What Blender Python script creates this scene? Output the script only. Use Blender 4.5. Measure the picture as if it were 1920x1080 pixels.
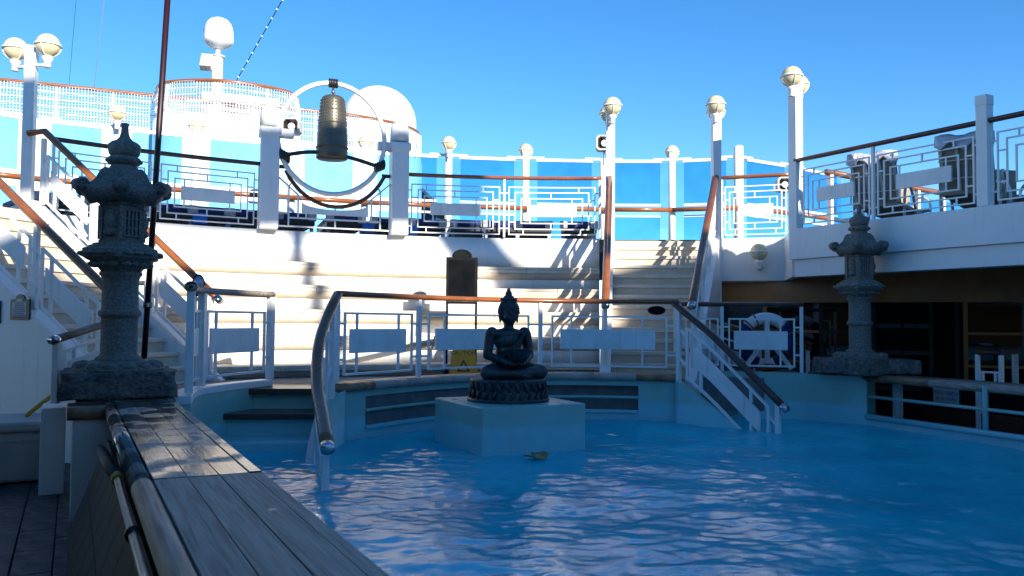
import bpy, bmesh, math, random
from mathutils import Vector, Matrix, noise
random.seed(7)
V = Vector
R = math.radians
scene = bpy.context.scene
for o in list(bpy.data.objects): bpy.data.objects.remove(o)
COL = scene.collection

# ------------------------------------------------------------------ camera
EYE, FPX, TILT, ROLL = 1.6, 1550.0, math.atan(63 / 1550), R(0.5)
cam = bpy.data.cameras.new('camera'); camo = bpy.data.objects.new('camera', cam); COL.objects.link(camo)
cam.sensor_width = 36; cam.lens = FPX / 1920 * 36; cam.clip_end = 6000; cam.clip_start = .05
camo.matrix_world = Matrix.Translation((0, 0, EYE)) @ Matrix.Rotation(math.pi / 2 + TILT, 4, 'X') @ Matrix.Rotation(ROLL, 4, 'Z')
scene.camera = camo
# ------------------------------------------------------------------ sky, sun, exposure
SAZ, SEL = R(31), R(22)          # the sun stands behind the viewer, 31 degrees to the right
w = bpy.data.worlds.new('World'); scene.world = w; w.use_nodes = True
nt = w.node_tree; bg = nt.nodes['Background']
sky = nt.nodes.new('ShaderNodeTexSky'); sky.sky_type = 'NISHITA'; sky.sun_disc = False
sky.sun_elevation = SEL; sky.sun_rotation = math.pi - SAZ
sky.air_density = 0.75; sky.dust_density = 0.0; sky.ozone_density = 3.0; sky.altitude = 0
hs = nt.nodes.new('ShaderNodeHueSaturation'); hs.inputs['Saturation'].default_value = 1.25; hs.inputs['Value'].default_value = 1.15   # clear, deep maritime blue
nt.links.new(sky.outputs[0], hs.inputs['Color']); nt.links.new(hs.outputs[0], bg.inputs[0]); bg.inputs[1].default_value = 0.115
sl = bpy.data.lights.new('sun', 'SUN'); sl.energy = 5.0; sl.angle = R(.55); sl.color = (1, .93, .82)
so = bpy.data.objects.new('sun', sl); COL.objects.link(so)
SUNV = V((math.sin(SAZ) * math.cos(SEL), -math.cos(SAZ) * math.cos(SEL), math.sin(SEL)))
so.rotation_euler = SUNV.to_track_quat('Z', 'Y').to_euler(); so.location = SUNV * 60
vs = scene.view_settings; vs.view_transform = 'Standard'; vs.look = 'None'; vs.gamma = 1; vs.use_curve_mapping = False
vs.exposure = 0.9

# ------------------------------------------------------------------ surveying helpers
def ray(u, v):
    a, b = (u - 960) / FPX, (540 - v) / FPX
    c, s = math.cos(ROLL), math.sin(ROLL)
    a, b = a * c - b * s, a * s + b * c
    return V((a, math.cos(TILT) - b * math.sin(TILT), math.sin(TILT) + b * math.cos(TILT)))
def at(u, v, D):                      # sighted point at distance D ahead
    d = ray(u, v); t = D / d.y; return V((d.x * t, D, EYE + d.z * t))
def S(X, Y, z=0):                     # ship axes (athwart, fore) -> world
    return V((.73 + X * .883 - Y * .469, 9.8 + X * .469 + Y * .883, z))
SX, SY = V((.883, .469, 0)), V((-.469, .883, 0)); UP = V((0, 0, 1))
CC = V((.57, 4.66, 0)); RD = 10.7     # centre of the amphitheatre, radius of the upper deck edge
def arc(th, r, z=0): return CC + V((r * math.sin(R(th)), r * math.cos(R(th)), z))
def thU(u, r):                        # bearing on the circle r seen along image column u
    k = (u - 960) / FPX; A = 1 + k * k; B = -2 * (k * CC.x + CC.y); C = CC.x ** 2 + CC.y ** 2 - r * r
    y = (-B + math.sqrt(B * B - 4 * A * C)) / (2 * A); return math.degrees(math.atan2(k * y - CC.x, y - CC.y))
def spline(pts, n=8):
    P = [V(p) for p in pts]; out = []
    for i in range(len(P) - 1):
        p0, p1, p2, p3 = P[max(i - 1, 0)], P[i], P[i + 1], P[min(i + 2, len(P) - 1)]
        for k in range(n):
            t = k / n
            out.append(.5 * ((2 * p1) + (p2 - p0) * t + (2 * p0 - 5 * p1 + 4 * p2 - p3) * t * t + (3 * p1 - p0 - 3 * p2 + p3) * t ** 3))
    out.append(P[-1]); return out

# ------------------------------------------------------------------ materials
MATS = {}
def mat(name, c1, c2=None, rough=.5, scale=6, bump=0, bscale=40, metal=0, spec=.5, stretch=(1, 1, 1), rvar=0, coat=0, lo=.35, hi=.65, bdist=.01):
    m = bpy.data.materials.new(name); m.use_nodes = True; MATS[name] = m
    n, l = m.node_tree.nodes, m.node_tree.links; b = n['Principled BSDF']
    b.inputs['Roughness'].default_value = rough; b.inputs['Metallic'].default_value = metal
    b.inputs['Specular IOR Level'].default_value = spec; b.inputs['Coat Weight'].default_value = coat
    b.inputs['Coat Roughness'].default_value = .12
    tc = n.new('ShaderNodeTexCoord'); mp = n.new('ShaderNodeMapping'); mp.inputs['Scale'].default_value = stretch
    l.new(tc.outputs['Object'], mp.inputs[0])
    nz = n.new('ShaderNodeTexNoise'); nz.inputs['Scale'].default_value = scale; nz.inputs['Detail'].default_value = 6; nz.inputs['Roughness'].default_value = .62
    l.new(mp.outputs[0], nz.inputs[0])
    cr = n.new('ShaderNodeValToRGB'); e = cr.color_ramp.elements
    e[0].position, e[1].position = lo, hi; e[0].color = (*c1, 1); e[1].color = (*(c2 or c1), 1)
    l.new(nz.outputs[0], cr.inputs[0]); l.new(cr.outputs[0], b.inputs['Base Color'])
    if rvar:
        mr = n.new('ShaderNodeMapRange'); mr.inputs[3].default_value = max(rough - rvar, .02); mr.inputs[4].default_value = min(rough + rvar, 1)
        mr.inputs[1].default_value = .3; mr.inputs[2].default_value = .7
        l.new(nz.outputs[0], mr.inputs[0]); l.new(mr.outputs[0], b.inputs['Roughness'])
    if bump:
        nb = n.new('ShaderNodeTexNoise'); nb.inputs['Scale'].default_value = bscale; nb.inputs['Detail'].default_value = 5; l.new(mp.outputs[0], nb.inputs[0])
        bu = n.new('ShaderNodeBump'); bu.inputs['Strength'].default_value = bump; bu.inputs['Distance'].default_value = bdist
        l.new(nb.outputs[0], bu.inputs['Height']); l.new(bu.outputs[0], b.inputs['Normal'])
    return m
mat('white', (.80, .80, .79), (.74, .74, .72), .38, 2.2, .06, 30, lo=.3, hi=.75)
mat('white_worn', (.78, .78, .77), (.60, .60, .57), .45, 3.5, .12, 22, lo=.45, hi=.85)
mat('cream_wall', (.72, .70, .66), (.66, .64, .60), .5, 1.5, .1, 25)
mat('teak', (.31, .10, .026), (.22, .068, .018), .3, 5, .06, 60, coat=.3, rvar=.06)
mat('coping', (.44, .37, .32), (.33, .27, .225), .55, 6, .25, 40, rvar=.1)
mat('teak_dark', (.10, .035, .018), (.05, .02, .012), .35, 7, .15, 50, coat=.2)
mat('teak_old', (.36, .20, .11), (.20, .095, .045), .5, 8, .3, 45, rvar=.15)
mat('tread', (.60, .52, .41), (.50, .42, .32), .6, 5, .15, 60)
mat('tread_edge', (.67, .60, .49), (.58, .50, .39), .55, 7, .12, 50)
mat('granite', (.24, .218, .185), (.105, .098, .086), .8, 38, .5, 120, bdist=.006)
mat('granite_rough', (.19, .175, .16), (.065, .06, .055), .85, 14, 1.0, 26, bdist=.03)
mat('bronze', (.020, .024, .028), (.055, .075, .078), .42, 9, .35, 40, metal=.35, rvar=.12)
mat('bronze_bell', (.125, .112, .088), (.10, .09, .07), .42, 10, .12, 60, metal=.5, rvar=.06)
mat('black_iron', (.012, .012, .013), (.03, .03, .03), .4, 12, .2, 60)
mat('chrome', (.55, .57, .6), (.42, .44, .47), .2, 10, .05, 40, metal=1)
mat('steel', (.40, .41, .43), (.26, .27, .29), .28, 14, .1, 60, metal=.9)
mat('globe', (.68, .59, .37), (.62, .52, .31), .3, 3, .02, 20, coat=.3)
mat('navy', (.008, .018, .10), (.012, .03, .16), .7, 8, .2, 80)
mat('blue_towel', (.02, .16, .62), (.03, .22, .75), .8, 9, .3, 60)
mat('grey_fabric', (.42, .43, .47), (.33, .34, .38), .8, 9, .3, 60)
mat('towel', (.66, .66, .72), (.52, .52, .58), .85, 6, .6, 25, bdist=.03)
mat('lounger_sling', (.34, .29, .22), (.27, .22, .16), .8, 14, .2, 80)
mat('frame_cream', (.62, .58, .50), (.52, .48, .42), .45, 8, .05, 40)
mat('bronze_panel', (.46, .185, .036), (.36, .135, .026), .35, 2.5, .05, 20, coat=.3)
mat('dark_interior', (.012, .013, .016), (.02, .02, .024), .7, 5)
mat('soffit', (.03, .03, .032), (.045, .045, .045), .7, 5)
mat('deck_grey', (.17, .165, .16), (.11, .11, .11), .7, 4, .2, 40)
mat('red_pole', (.032, .004, .005), (.02, .004, .005), .45, 8, .08, 40)
mat('yellow', (.72, .36, .01), (.62, .29, .008), .4, 8, .05, 40)
mat('black_paint', (.008, .008, .008), (.015, .015, .015), .4, 10)
mat('slate', (.004, .005, .007), (.008, .009, .011), .9, 5, .1, 40, spec=.05)
mat('sign_frame', (.008, .010, .011), (.014, .016, .017), .85, 8, .05, 40, spec=.1)
mat('paper', (.62, .62, .62), (.56, .56, .57), .6, 6)
mat('ink', (.10, .09, .14), (.14, .12, .18), .7, 12)
mat('red_ink', (.35, .05, .04), (.30, .05, .04), .7, 12)
mat('box_plastic', (.50, .49, .45), (.42, .41, .38), .55, 3, .1, 30)
mat('navy_tile', (.006, .009, .024), (.010, .014, .034), .7, 6, .1, 30, spec=.2)
mat('floor_tile', (.075, .068, .066), (.045, .042, .045), .55, 7, .3, 50, rvar=.15)
mat('grout', (.03, .028, .028), (.02, .02, .02), .9, 20)
mat('orange', (.30, .055, .012), (.22, .04, .01), .6, 9, .3, 40)
mat('ochre', (.55, .30, .03), (.25, .12, .02), .5, 30)
mat('rope', (.35, .12, .06), (.25, .08, .04), .8, 30)
mat('net', (.82, .83, .84), (.75, .76, .78), .7, 10)
mat('sea', (.01, .05, .10), (.015, .07, .13), .15, .02)

def streaks(name, col, amt):
    m = MATS[name]; n, l = m.node_tree.nodes, m.node_tree.links; b = n['Principled BSDF']; ge = n.new('ShaderNodeNewGeometry'); mp = n.new('ShaderNodeMapping'); mp.inputs['Scale'].default_value = (5, 5, .45); l.new(ge.outputs['Position'], mp.inputs[0])
    nz = n.new('ShaderNodeTexNoise'); nz.inputs['Scale'].default_value = 2.2; nz.inputs['Detail'].default_value = 8; nz.inputs['Roughness'].default_value = .7; l.new(mp.outputs[0], nz.inputs[0])
    mr = n.new('ShaderNodeMapRange'); mr.inputs[1].default_value = .56; mr.inputs[2].default_value = .78; mr.inputs[4].default_value = amt; l.new(nz.outputs[0], mr.inputs[0])
    old = b.inputs['Base Color'].links[0].from_socket; mx = n.new('ShaderNodeMix'); mx.data_type = 'RGBA'; l.new(mr.outputs[0], mx.inputs[0]); l.new(old, mx.inputs[6]); mx.inputs[7].default_value = (*col, 1); l.new(mx.outputs[2], b.inputs['Base Color'])
streaks('white', (.50, .46, .40), .55); streaks('white_worn', (.46, .40, .33), .6); streaks('cream_wall', (.42, .38, .33), .5)
# weathered grey planks: wet, dark and glossy where spray has pooled
def plank_mat():
    m = mat('plank', (.27, .225, .20), (.16, .125, .108), .55, 5, .35, 40, stretch=(3, 3, 3))
    n, l = m.node_tree.nodes, m.node_tree.links; b = n['Principled BSDF']
    tc = n.new('ShaderNodeTexCoord'); mp = n.new('ShaderNodeMapping'); mp.inputs['Rotation'].default_value = (0, 0, -R(28)); l.new(tc.outputs['Object'], mp.inputs[0])
    gr = n.new('ShaderNodeMapping'); gr.inputs['Scale'].default_value = (60, 2.5, 60); l.new(mp.outputs[0], gr.inputs[0])
    g = n.new('ShaderNodeTexNoise'); g.inputs['Scale'].default_value = 1; g.inputs['Detail'].default_value = 8; l.new(gr.outputs[0], g.inputs[0])
    bl = n.new('ShaderNodeTexNoise'); bl.inputs['Scale'].default_value = 3.2; bl.inputs['Detail'].default_value = 5; l.new(mp.outputs[0], bl.inputs[0])
    cr = n.new('ShaderNodeValToRGB'); e = cr.color_ramp.elements; e[0].position, e[1].position = .3, .72; e[0].color = (.19, .135, .105, 1); e[1].color = (.47, .38, .31, 1)
    l.new(g.outputs[0], cr.inputs[0])
    wet = n.new('ShaderNodeMapRange'); wet.inputs[1].default_value = .70; wet.inputs[2].default_value = .76; l.new(bl.outputs[0], wet.inputs[0])
    mx = n.new('ShaderNodeMix'); mx.data_type = 'RGBA'; mx.blend_type = 'MULTIPLY'; l.new(wet.outputs[0], mx.inputs[0]); l.new(cr.outputs[0], mx.inputs[6]); mx.inputs[7].default_value = (.36, .33, .32, 1)
    l.new(mx.outputs[2], b.inputs['Base Color'])
    rr = n.new('ShaderNodeMapRange'); rr.inputs[3].default_value = .62; rr.inputs[4].default_value = .10; l.new(wet.outputs[0], rr.inputs[0]); l.new(rr.outputs[0], b.inputs['Roughness'])
    bu = n.new('ShaderNodeBump'); bu.inputs['Strength'].default_value = .35; bu.inputs['Distance'].default_value = .006; l.new(g.outputs[0], bu.inputs['Height']); l.new(bu.outputs[0], b.inputs['Normal'])
    return m
plank_mat()
def plank_wet_mat():
    m = MATS['plank'].copy(); m.name = 'plank_wet'; MATS['plank_wet'] = m
    for nd in m.node_tree.nodes:
        if nd.type == 'MAP_RANGE' and abs(nd.inputs[1].default_value - .70) < 1e-4: nd.inputs[1].default_value = .36; nd.inputs[2].default_value = .52
plank_wet_mat()
# pool paint: turquoise, with an ochre bloom above the splash line
def pool_mat():
    m = mat('pool', (.23, .54, .58), (.26, .58, .62), .42, 2.5, .08, 30)
    n, l = m.node_tree.nodes, m.node_tree.links; b = n['Principled BSDF']
    geo = n.new('ShaderNodeNewGeometry'); sx = n.new('ShaderNodeSeparateXYZ'); l.new(geo.outputs['Position'], sx.inputs[0])
    nz = n.new('ShaderNodeTexNoise'); nz.inputs['Scale'].default_value = 1.6; nz.inputs['Detail'].default_value = 6; l.new(geo.outputs['Position'], nz.inputs[0])
    ad = n.new('ShaderNodeMath'); ad.operation = 'MULTIPLY_ADD'; ad.inputs[1].default_value = .10; l.new(nz.outputs[0], ad.inputs[0]); l.new(sx.outputs[2], ad.inputs[2])
    st = n.new('ShaderNodeMapRange'); st.inputs[1].default_value = .49; st.inputs[2].default_value = .53; l.new(ad.outputs[0], st.inputs[0])
    n2 = n.new('ShaderNodeTexNoise'); n2.inputs['Scale'].default_value = 3; n2.inputs['Detail'].default_value = 7; l.new(geo.outputs['Position'], n2.inputs[0])
    mm = n.new('ShaderNodeMath'); mm.operation = 'MULTIPLY'; l.new(st.outputs[0], mm.inputs[0]); l.new(n2.outputs[0], mm.inputs[1])
    old = b.inputs['Base Color'].links[0].from_socket
    mx = n.new('ShaderNodeMix'); mx.data_type = 'RGBA'; l.new(mm.outputs[0], mx.inputs[0]); l.new(old, mx.inputs[6]); mx.inputs[7].default_value = (.24, .40, .27, 1)
    l.new(mx.outputs[2], b.inputs['Base Color'])
pool_mat(); streaks('pool', (.30, .40, .34), .45)
def glass_mat(name, tint, gl=.06, gmax=.6):
    m = bpy.data.materials.new(name); m.use_nodes = True; MATS[name] = m
    n, l = m.node_tree.nodes, m.node_tree.links; out = n['Material Output']; n.remove(n['Principled BSDF'])
    t = n.new('ShaderNodeBsdfTransparent'); t.inputs[0].default_value = (*tint, 1)
    ge = n.new('ShaderNodeNewGeometry'); nz = n.new('ShaderNodeTexNoise'); nz.inputs['Scale'].default_value = 1.1; nz.inputs['Detail'].default_value = 7; nz.inputs['Distortion'].default_value = 1.2; l.new(ge.outputs['Position'], nz.inputs[0])
    cr = n.new('ShaderNodeValToRGB'); e = cr.color_ramp.elements; e[0].position, e[1].position = .3, .75; e[0].color = (*[c * .97 for c in tint], 1); e[1].color = (*[min(c * 1.06 + .02, 1) for c in tint], 1); l.new(nz.outputs[0], cr.inputs[0]); l.new(cr.outputs[0], t.inputs[0])
    g = n.new('ShaderNodeBsdfGlossy'); g.inputs['Roughness'].default_value = .02
    fr = n.new('ShaderNodeLayerWeight'); fr.inputs[0].default_value = .25
    mr = n.new('ShaderNodeMapRange'); mr.inputs[3].default_value = gl; mr.inputs[4].default_value = gmax; l.new(fr.outputs['Facing'], mr.inputs[0])
    pw = n.new('ShaderNodeMath'); pw.operation = 'POWER'; pw.inputs[1].default_value = 2.5; l.new(fr.outputs['Facing'], pw.inputs[0]); l.new(pw.outputs[0], mr.inputs[0])
    mx = n.new('ShaderNodeMixShader'); l.new(mr.outputs[0], mx.inputs[0]); l.new(t.outputs[0], mx.inputs[1]); l.new(g.outputs[0], mx.inputs[2]); l.new(mx.outputs[0], out.inputs[0])
glass_mat('blue_glass', (.46, .76, 1.0), .012)
glass_mat('pale_glass', (.80, .93, .99), .04)
glass_mat('clear_glass', (.55, .62, .66), .11, .4)
def water_mat():
    m = bpy.data.materials.new('water'); m.use_nodes = True; MATS['water'] = m
    n, l = m.node_tree.nodes, m.node_tree.links; out = n['Material Output']; n.remove(n['Principled BSDF'])
    tc = n.new('ShaderNodeTexCoord')
    nb = n.new('ShaderNodeTexNoise'); nb.inputs['Scale'].default_value = 16; nb.inputs['Detail'].default_value = 8; nb.inputs['Roughness'].default_value = .62; nb.inputs['Distortion'].default_value = .5; l.new(tc.outputs['Object'], nb.inputs[0])
    bu = n.new('ShaderNodeBump'); bu.inputs['Strength'].default_value = .35; bu.inputs['Distance'].default_value = .008; l.new(nb.outputs[0], bu.inputs['Height'])
    nc = n.new('ShaderNodeTexNoise'); nc.inputs['Scale'].default_value = 1.3; nc.inputs['Detail'].default_value = 4; l.new(tc.outputs['Object'], nc.inputs[0])
    cr = n.new('ShaderNodeValToRGB'); e = cr.color_ramp.elements; e[0].position, e[1].position = .35, .65; e[0].color = (.008, .53, .68, 1); e[1].color = (.020, .68, .82, 1); l.new(nc.outputs[0], cr.inputs[0])
    d = n.new('ShaderNodeBsdfDiffuse'); l.new(cr.outputs[0], d.inputs[0]); l.new(bu.outputs[0], d.inputs['Normal'])
    t = n.new('ShaderNodeBsdfTransparent'); t.inputs[0].default_value = (.22, .66, .95, 1)
    m1 = n.new('ShaderNodeMixShader'); m1.inputs[0].default_value = .80; l.new(t.outputs[0], m1.inputs[1]); l.new(d.outputs[0], m1.inputs[2])
    g = n.new('ShaderNodeBsdfGlossy'); g.inputs['Roughness'].default_value = .015; l.new(bu.outputs[0], g.inputs['Normal'])
    fr = n.new('ShaderNodeFresnel'); fr.inputs[0].default_value = 1.36; l.new(bu.outputs[0], fr.inputs['Normal'])
    fm = n.new('ShaderNodeMath'); fm.operation = 'MULTIPLY'; fm.inputs[1].default_value = .30; l.new(fr.outputs[0], fm.inputs[0])
    m2 = n.new('ShaderNodeMixShader'); l.new(fm.outputs[0], m2.inputs[0]); l.new(m1.outputs[0], m2.inputs[1]); l.new(g.outputs[0], m2.inputs[2]); l.new(m2.outputs[0], out.inputs[0])
water_mat()

# ------------------------------------------------------------------ mesh helpers
ORG = {}
class MB:
    def __init__(s): s.v, s.f = [], []
    def add(s, vs_, fs):
        b = len(s.v); s.v += [V(p) for p in vs_]; s.f += [tuple(i + b for i in f) for f in fs]; return s
    def box(s, c, ex, ey, ez):            # centre and three half-axis vectors
        c = V(c); P = []
        for k in (-1, 1):
            for a, b in ((-1, -1), (1, -1), (1, 1), (-1, 1)): P.append(c + ex * a + ey * b + ez * k)
        return s.add(P, [(3, 2, 1, 0), (4, 5, 6, 7), (0, 1, 5, 4), (1, 2, 6, 5), (2, 3, 7, 6), (3, 0, 4, 7)])
    def cbox(s, lo, hi, X=V((1, 0, 0)), Y=V((0, 1, 0)), o=V((0, 0, 0))):
        lo, hi = V(lo), V(hi); c = (lo + hi) / 2; h = (hi - lo) / 2
        return s.box(o + X * c.x + Y * c.y + UP * c.z, X * h.x, Y * h.y, UP * h.z)
    def bar(s, p, q, w_, t, up=UP):       # w_ across (horizontal normal), t in the 'up' sense
        p, q = V(p), V(q); d = q - p; L = d.length
        if L < 1e-5: return s
        d = d / L; x = d.cross(up)
        if x.length < 1e-3: x = d.cross(V((1, .3, 0)))
        x.normalize(); y = x.cross(d)
        return s.box((p + q) / 2, x * w_ / 2, y * t / 2, d * L / 2)
    def sweep(s, path, prof, caps=True, closed=False, up=UP):
        P = [V(p) for p in path]; n, m = len(P), len(prof); rings = []
        for i, p in enumerate(P):
            if closed: d = P[(i + 1) % n] - P[i - 1]
            else: d = P[min(i + 1, n - 1)] - P[max(i - 1, 0)]
            d.normalize(); x = d.cross(up)
            if x.length < 1e-3: x = d.cross(V((0, 1, 0)))
            x.normalize(); y = x.cross(d)
            rings += [p + x * a + y * b for a, b in prof]
        F = []
        for i in range(n if closed else n - 1):
            for k in range(m):
                a, b = i * m + k, i * m + (k + 1) % m; j = ((i + 1) % n) * m
                F.append((a, b, j + (k + 1) % m, j + k))
        if caps and not closed: F += [tuple(range(m))[::-1], tuple(range((n - 1) * m, n * m))]
        return s.add(rings, F)
    def tube(s, path, r, n=10, **k): return s.sweep(path, [(r * math.cos(2 * math.pi * i / n), r * math.sin(2 * math.pi * i / n)) for i in range(n)], **k)
    def lathe(s, c, prof, n=20, rot=0, sx=1, sy=1):
        c = V(c); vs_ = []; F = []
        for r, z in prof:
            for k in range(n):
                a = 2 * math.pi * k / n + rot; vs_.append(c + V((r * math.cos(a) * sx, r * math.sin(a) * sy, z)))
        for i in range(len(prof) - 1):
            for k in range(n): F.append((i * n + k, i * n + (k + 1) % n, (i + 1) * n + (k + 1) % n, (i + 1) * n + k))
        F += [tuple(range(n))[::-1], tuple(range((len(prof) - 1) * n, len(prof) * n))]
        return s.add(vs_, F)
    def ball(s, c, r, nu=14, nv=9, ax=None):
        c = V(c); r = V((r, r, r)) if isinstance(r, (int, float)) else V(r); M = ax or Matrix.Identity(3); vs_ = [c + M @ V((0, 0, -r.z))]; F = []
        for j in range(1, nv):
            t = math.pi * j / nv - math.pi / 2
            for i in range(nu):
                a = 2 * math.pi * i / nu; vs_.append(c + M @ V((r.x * math.cos(t) * math.cos(a), r.y * math.cos(t) * math.sin(a), r.z * math.sin(t))))
        vs_.append(c + M @ V((0, 0, r.z))); e = len(vs_) - 1
        for i in range(nu): F += [(0, 1 + (i + 1) % nu, 1 + i), (e, e - nu + i, e - nu + (i + 1) % nu)]
        for j in range(nv - 2):
            for i in range(nu): F.append((1 + j * nu + i, 1 + j * nu + (i + 1) % nu, 1 + (j + 1) * nu + (i + 1) % nu, 1 + (j + 1) * nu + i))
        return s.add(vs_, F)
    def caps(s, p, q, r1, r2, n=12):      # tapered capsule
        p, q = V(p), V(q); d = (q - p); L = d.length; M = d.to_track_quat('Z', 'Y').to_matrix(); pr = []
        for k in range(5): a = -math.pi / 2 + k * math.pi / 8; pr.append((r1 * math.cos(a) + 1e-4, r1 * math.sin(a)))
        for k in range(5): a = k * math.pi / 8; pr.append((r2 * math.cos(a) + 1e-4, L + r2 * math.sin(a)))
        t = MB().lathe((0, 0, 0), pr, n); return s.add([p + M @ v for v in t.v], t.f)
    def prism(s, poly, z0, z1):
        n = len(poly); vs_ = [V((p[0], p[1], z0)) for p in poly] + [V((p[0], p[1], z1)) for p in poly]
        return s.add(vs_, [tuple(range(n))[::-1], tuple(range(n, 2 * n))] + [(i, (i + 1) % n, n + (i + 1) % n, n + i) for i in range(n)])
    def plate(s, pts, nrm, t):            # outline in 3D, given thickness
        n = len(pts); a = [V(p) - nrm * t / 2 for p in pts]; b = [V(p) + nrm * t / 2 for p in pts]
        return s.add(a + b, [tuple(range(n))[::-1], tuple(range(n, 2 * n))] + [(i, (i + 1) % n, n + (i + 1) % n, n + i) for i in range(n)])
    def build(s, name, m, parent=None, smooth=False, bevel=0):
        o0 = V((0, 0, 0)); p = parent
        if p is not None: o0 = ORG.get(p.name, V((0, 0, 0)))
        me = bpy.data.meshes.new(name); me.from_pydata([v - o0 for v in s.v], [], s.f); me.update()
        bm = bmesh.new(); bm.from_mesh(me); bmesh.ops.recalc_face_normals(bm, faces=bm.faces); bm.to_mesh(me); bm.free()
        me.materials.append(MATS[m])
        o = bpy.data.objects.new(name, me); COL.objects.link(o)
        if smooth: me.shade_smooth() if smooth == 1 else me.shade_auto_smooth(angle=R(40)) if hasattr(me, 'shade_auto_smooth') else me.shade_smooth()
        if bevel:
            b = o.modifiers.new('bevel', 'BEVEL'); b.width = bevel; b.segments = 2; b.limit_method = 'ANGLE'; b.angle_limit = R(40)
        if p is not None: o.parent = p; ORG[o.name] = o0
        else: ORG[o.name] = V((0, 0, 0))
        return o
def tag(o, label, cat, group=None):
    o['label'] = label; o['category'] = cat
    if group: o['group'] = group
    return o
def thing(name, loc, label, cat, group=None):
    e = bpy.data.objects.new(name, None); COL.objects.link(e); e.location = V(loc); e.empty_display_size = .2; ORG[e.name] = V(loc)
    return tag(e, label, cat, group)
def struct(o): o['kind'] = 'structure'; return o
def ell(a, b, n=12): return [(a * math.cos(2 * math.pi * i / n), b * math.sin(2 * math.pi * i / n)) for i in range(n)]
RAILP = ell(.052, .036, 12)
def text(name, s, c, X, Yv, size, m, parent, align='CENTER', ext=.001):
    cu = bpy.data.curves.new(name, 'FONT'); cu.body = s; cu.size = size; cu.align_x = align; cu.align_y = 'CENTER'; cu.extrude = ext
    o = bpy.data.objects.new(name, cu); COL.objects.link(o); N = X.cross(Yv).normalized()
    me = bpy.data.meshes.new_from_object(o.evaluated_get(bpy.context.evaluated_depsgraph_get())); bpy.data.objects.remove(o)
    ob = bpy.data.objects.new(name, me); COL.objects.link(ob); me.materials.clear(); me.materials.append(MATS[m])
    o0 = ORG.get(parent.name, V((0, 0, 0))); Mx = Matrix((X.normalized(), Yv.normalized(), N)).transposed()
    me.transform(Matrix.Translation(V(c) - o0) @ Mx.to_4x4()); ob.parent = parent; ORG[ob.name] = o0
    return ob

# ------------------------------------------------------------------ lattice rail kit
class Path:
    def __init__(s, pts):
        s.p = [V(p) for p in pts]; s.L = [0]
        for a, b in zip(s.p, s.p[1:]): s.L.append(s.L[-1] + (b - a).length)
        s.len = s.L[-1]
    def __call__(s, t):
        t = min(max(t, 0), s.len)
        for i in range(len(s.L) - 1):
            if t <= s.L[i + 1] or i == len(s.L) - 2:
                k = (t - s.L[i]) / max(s.L[i + 1] - s.L[i], 1e-9); return s.p[i].lerp(s.p[i + 1], k)
    def near(s, q):
        best = (9e9, 0)
        for k in range(401):
            t = s.len * k / 400; d = (s(t) - V(q)).length
            if d < best[0]: best = (d, t)
        return best[1]
    def cut(s, a, b):
        n = max(2, int(abs(b - a) / .2) + 1); return [s(a + (b - a) * k / (n - 1)) for k in range(n)]
A_R = [(.05, .95, .06, .86), (.115, .885, .15, .77), (.18, .82, .25, .67)]
A_V = [(.2, .77, .86), (.78, .77, .86), (.49, .67, .77), (.27, .56, .67), (.71, .56, .67), (.2, .06, .15), (.8, .06, .15), (.49, .15, .25), (.27, .25, .36), (.71, .25, .36)]
A_H = [(0, .05, .76), (.95, 1, .76), (0, .05, .16), (.95, 1, .16), (.05, .115, .64), (.885, .95, .64), (.05, .115, .27), (.885, .95, .27)]
A_P = (.24, .76, .36, .56)
B_R = [(.09, .91, .10, .80)]
B_V = [(.23, .62, .80), (.74, .62, .80), (.23, .10, .34), (.74, .10, .34)]
B_H = [(0, .09, .68), (.91, 1, .68), (0, .09, .27), (.91, 1, .27)]
B_P = (.15, .83, .34, .62)
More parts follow.
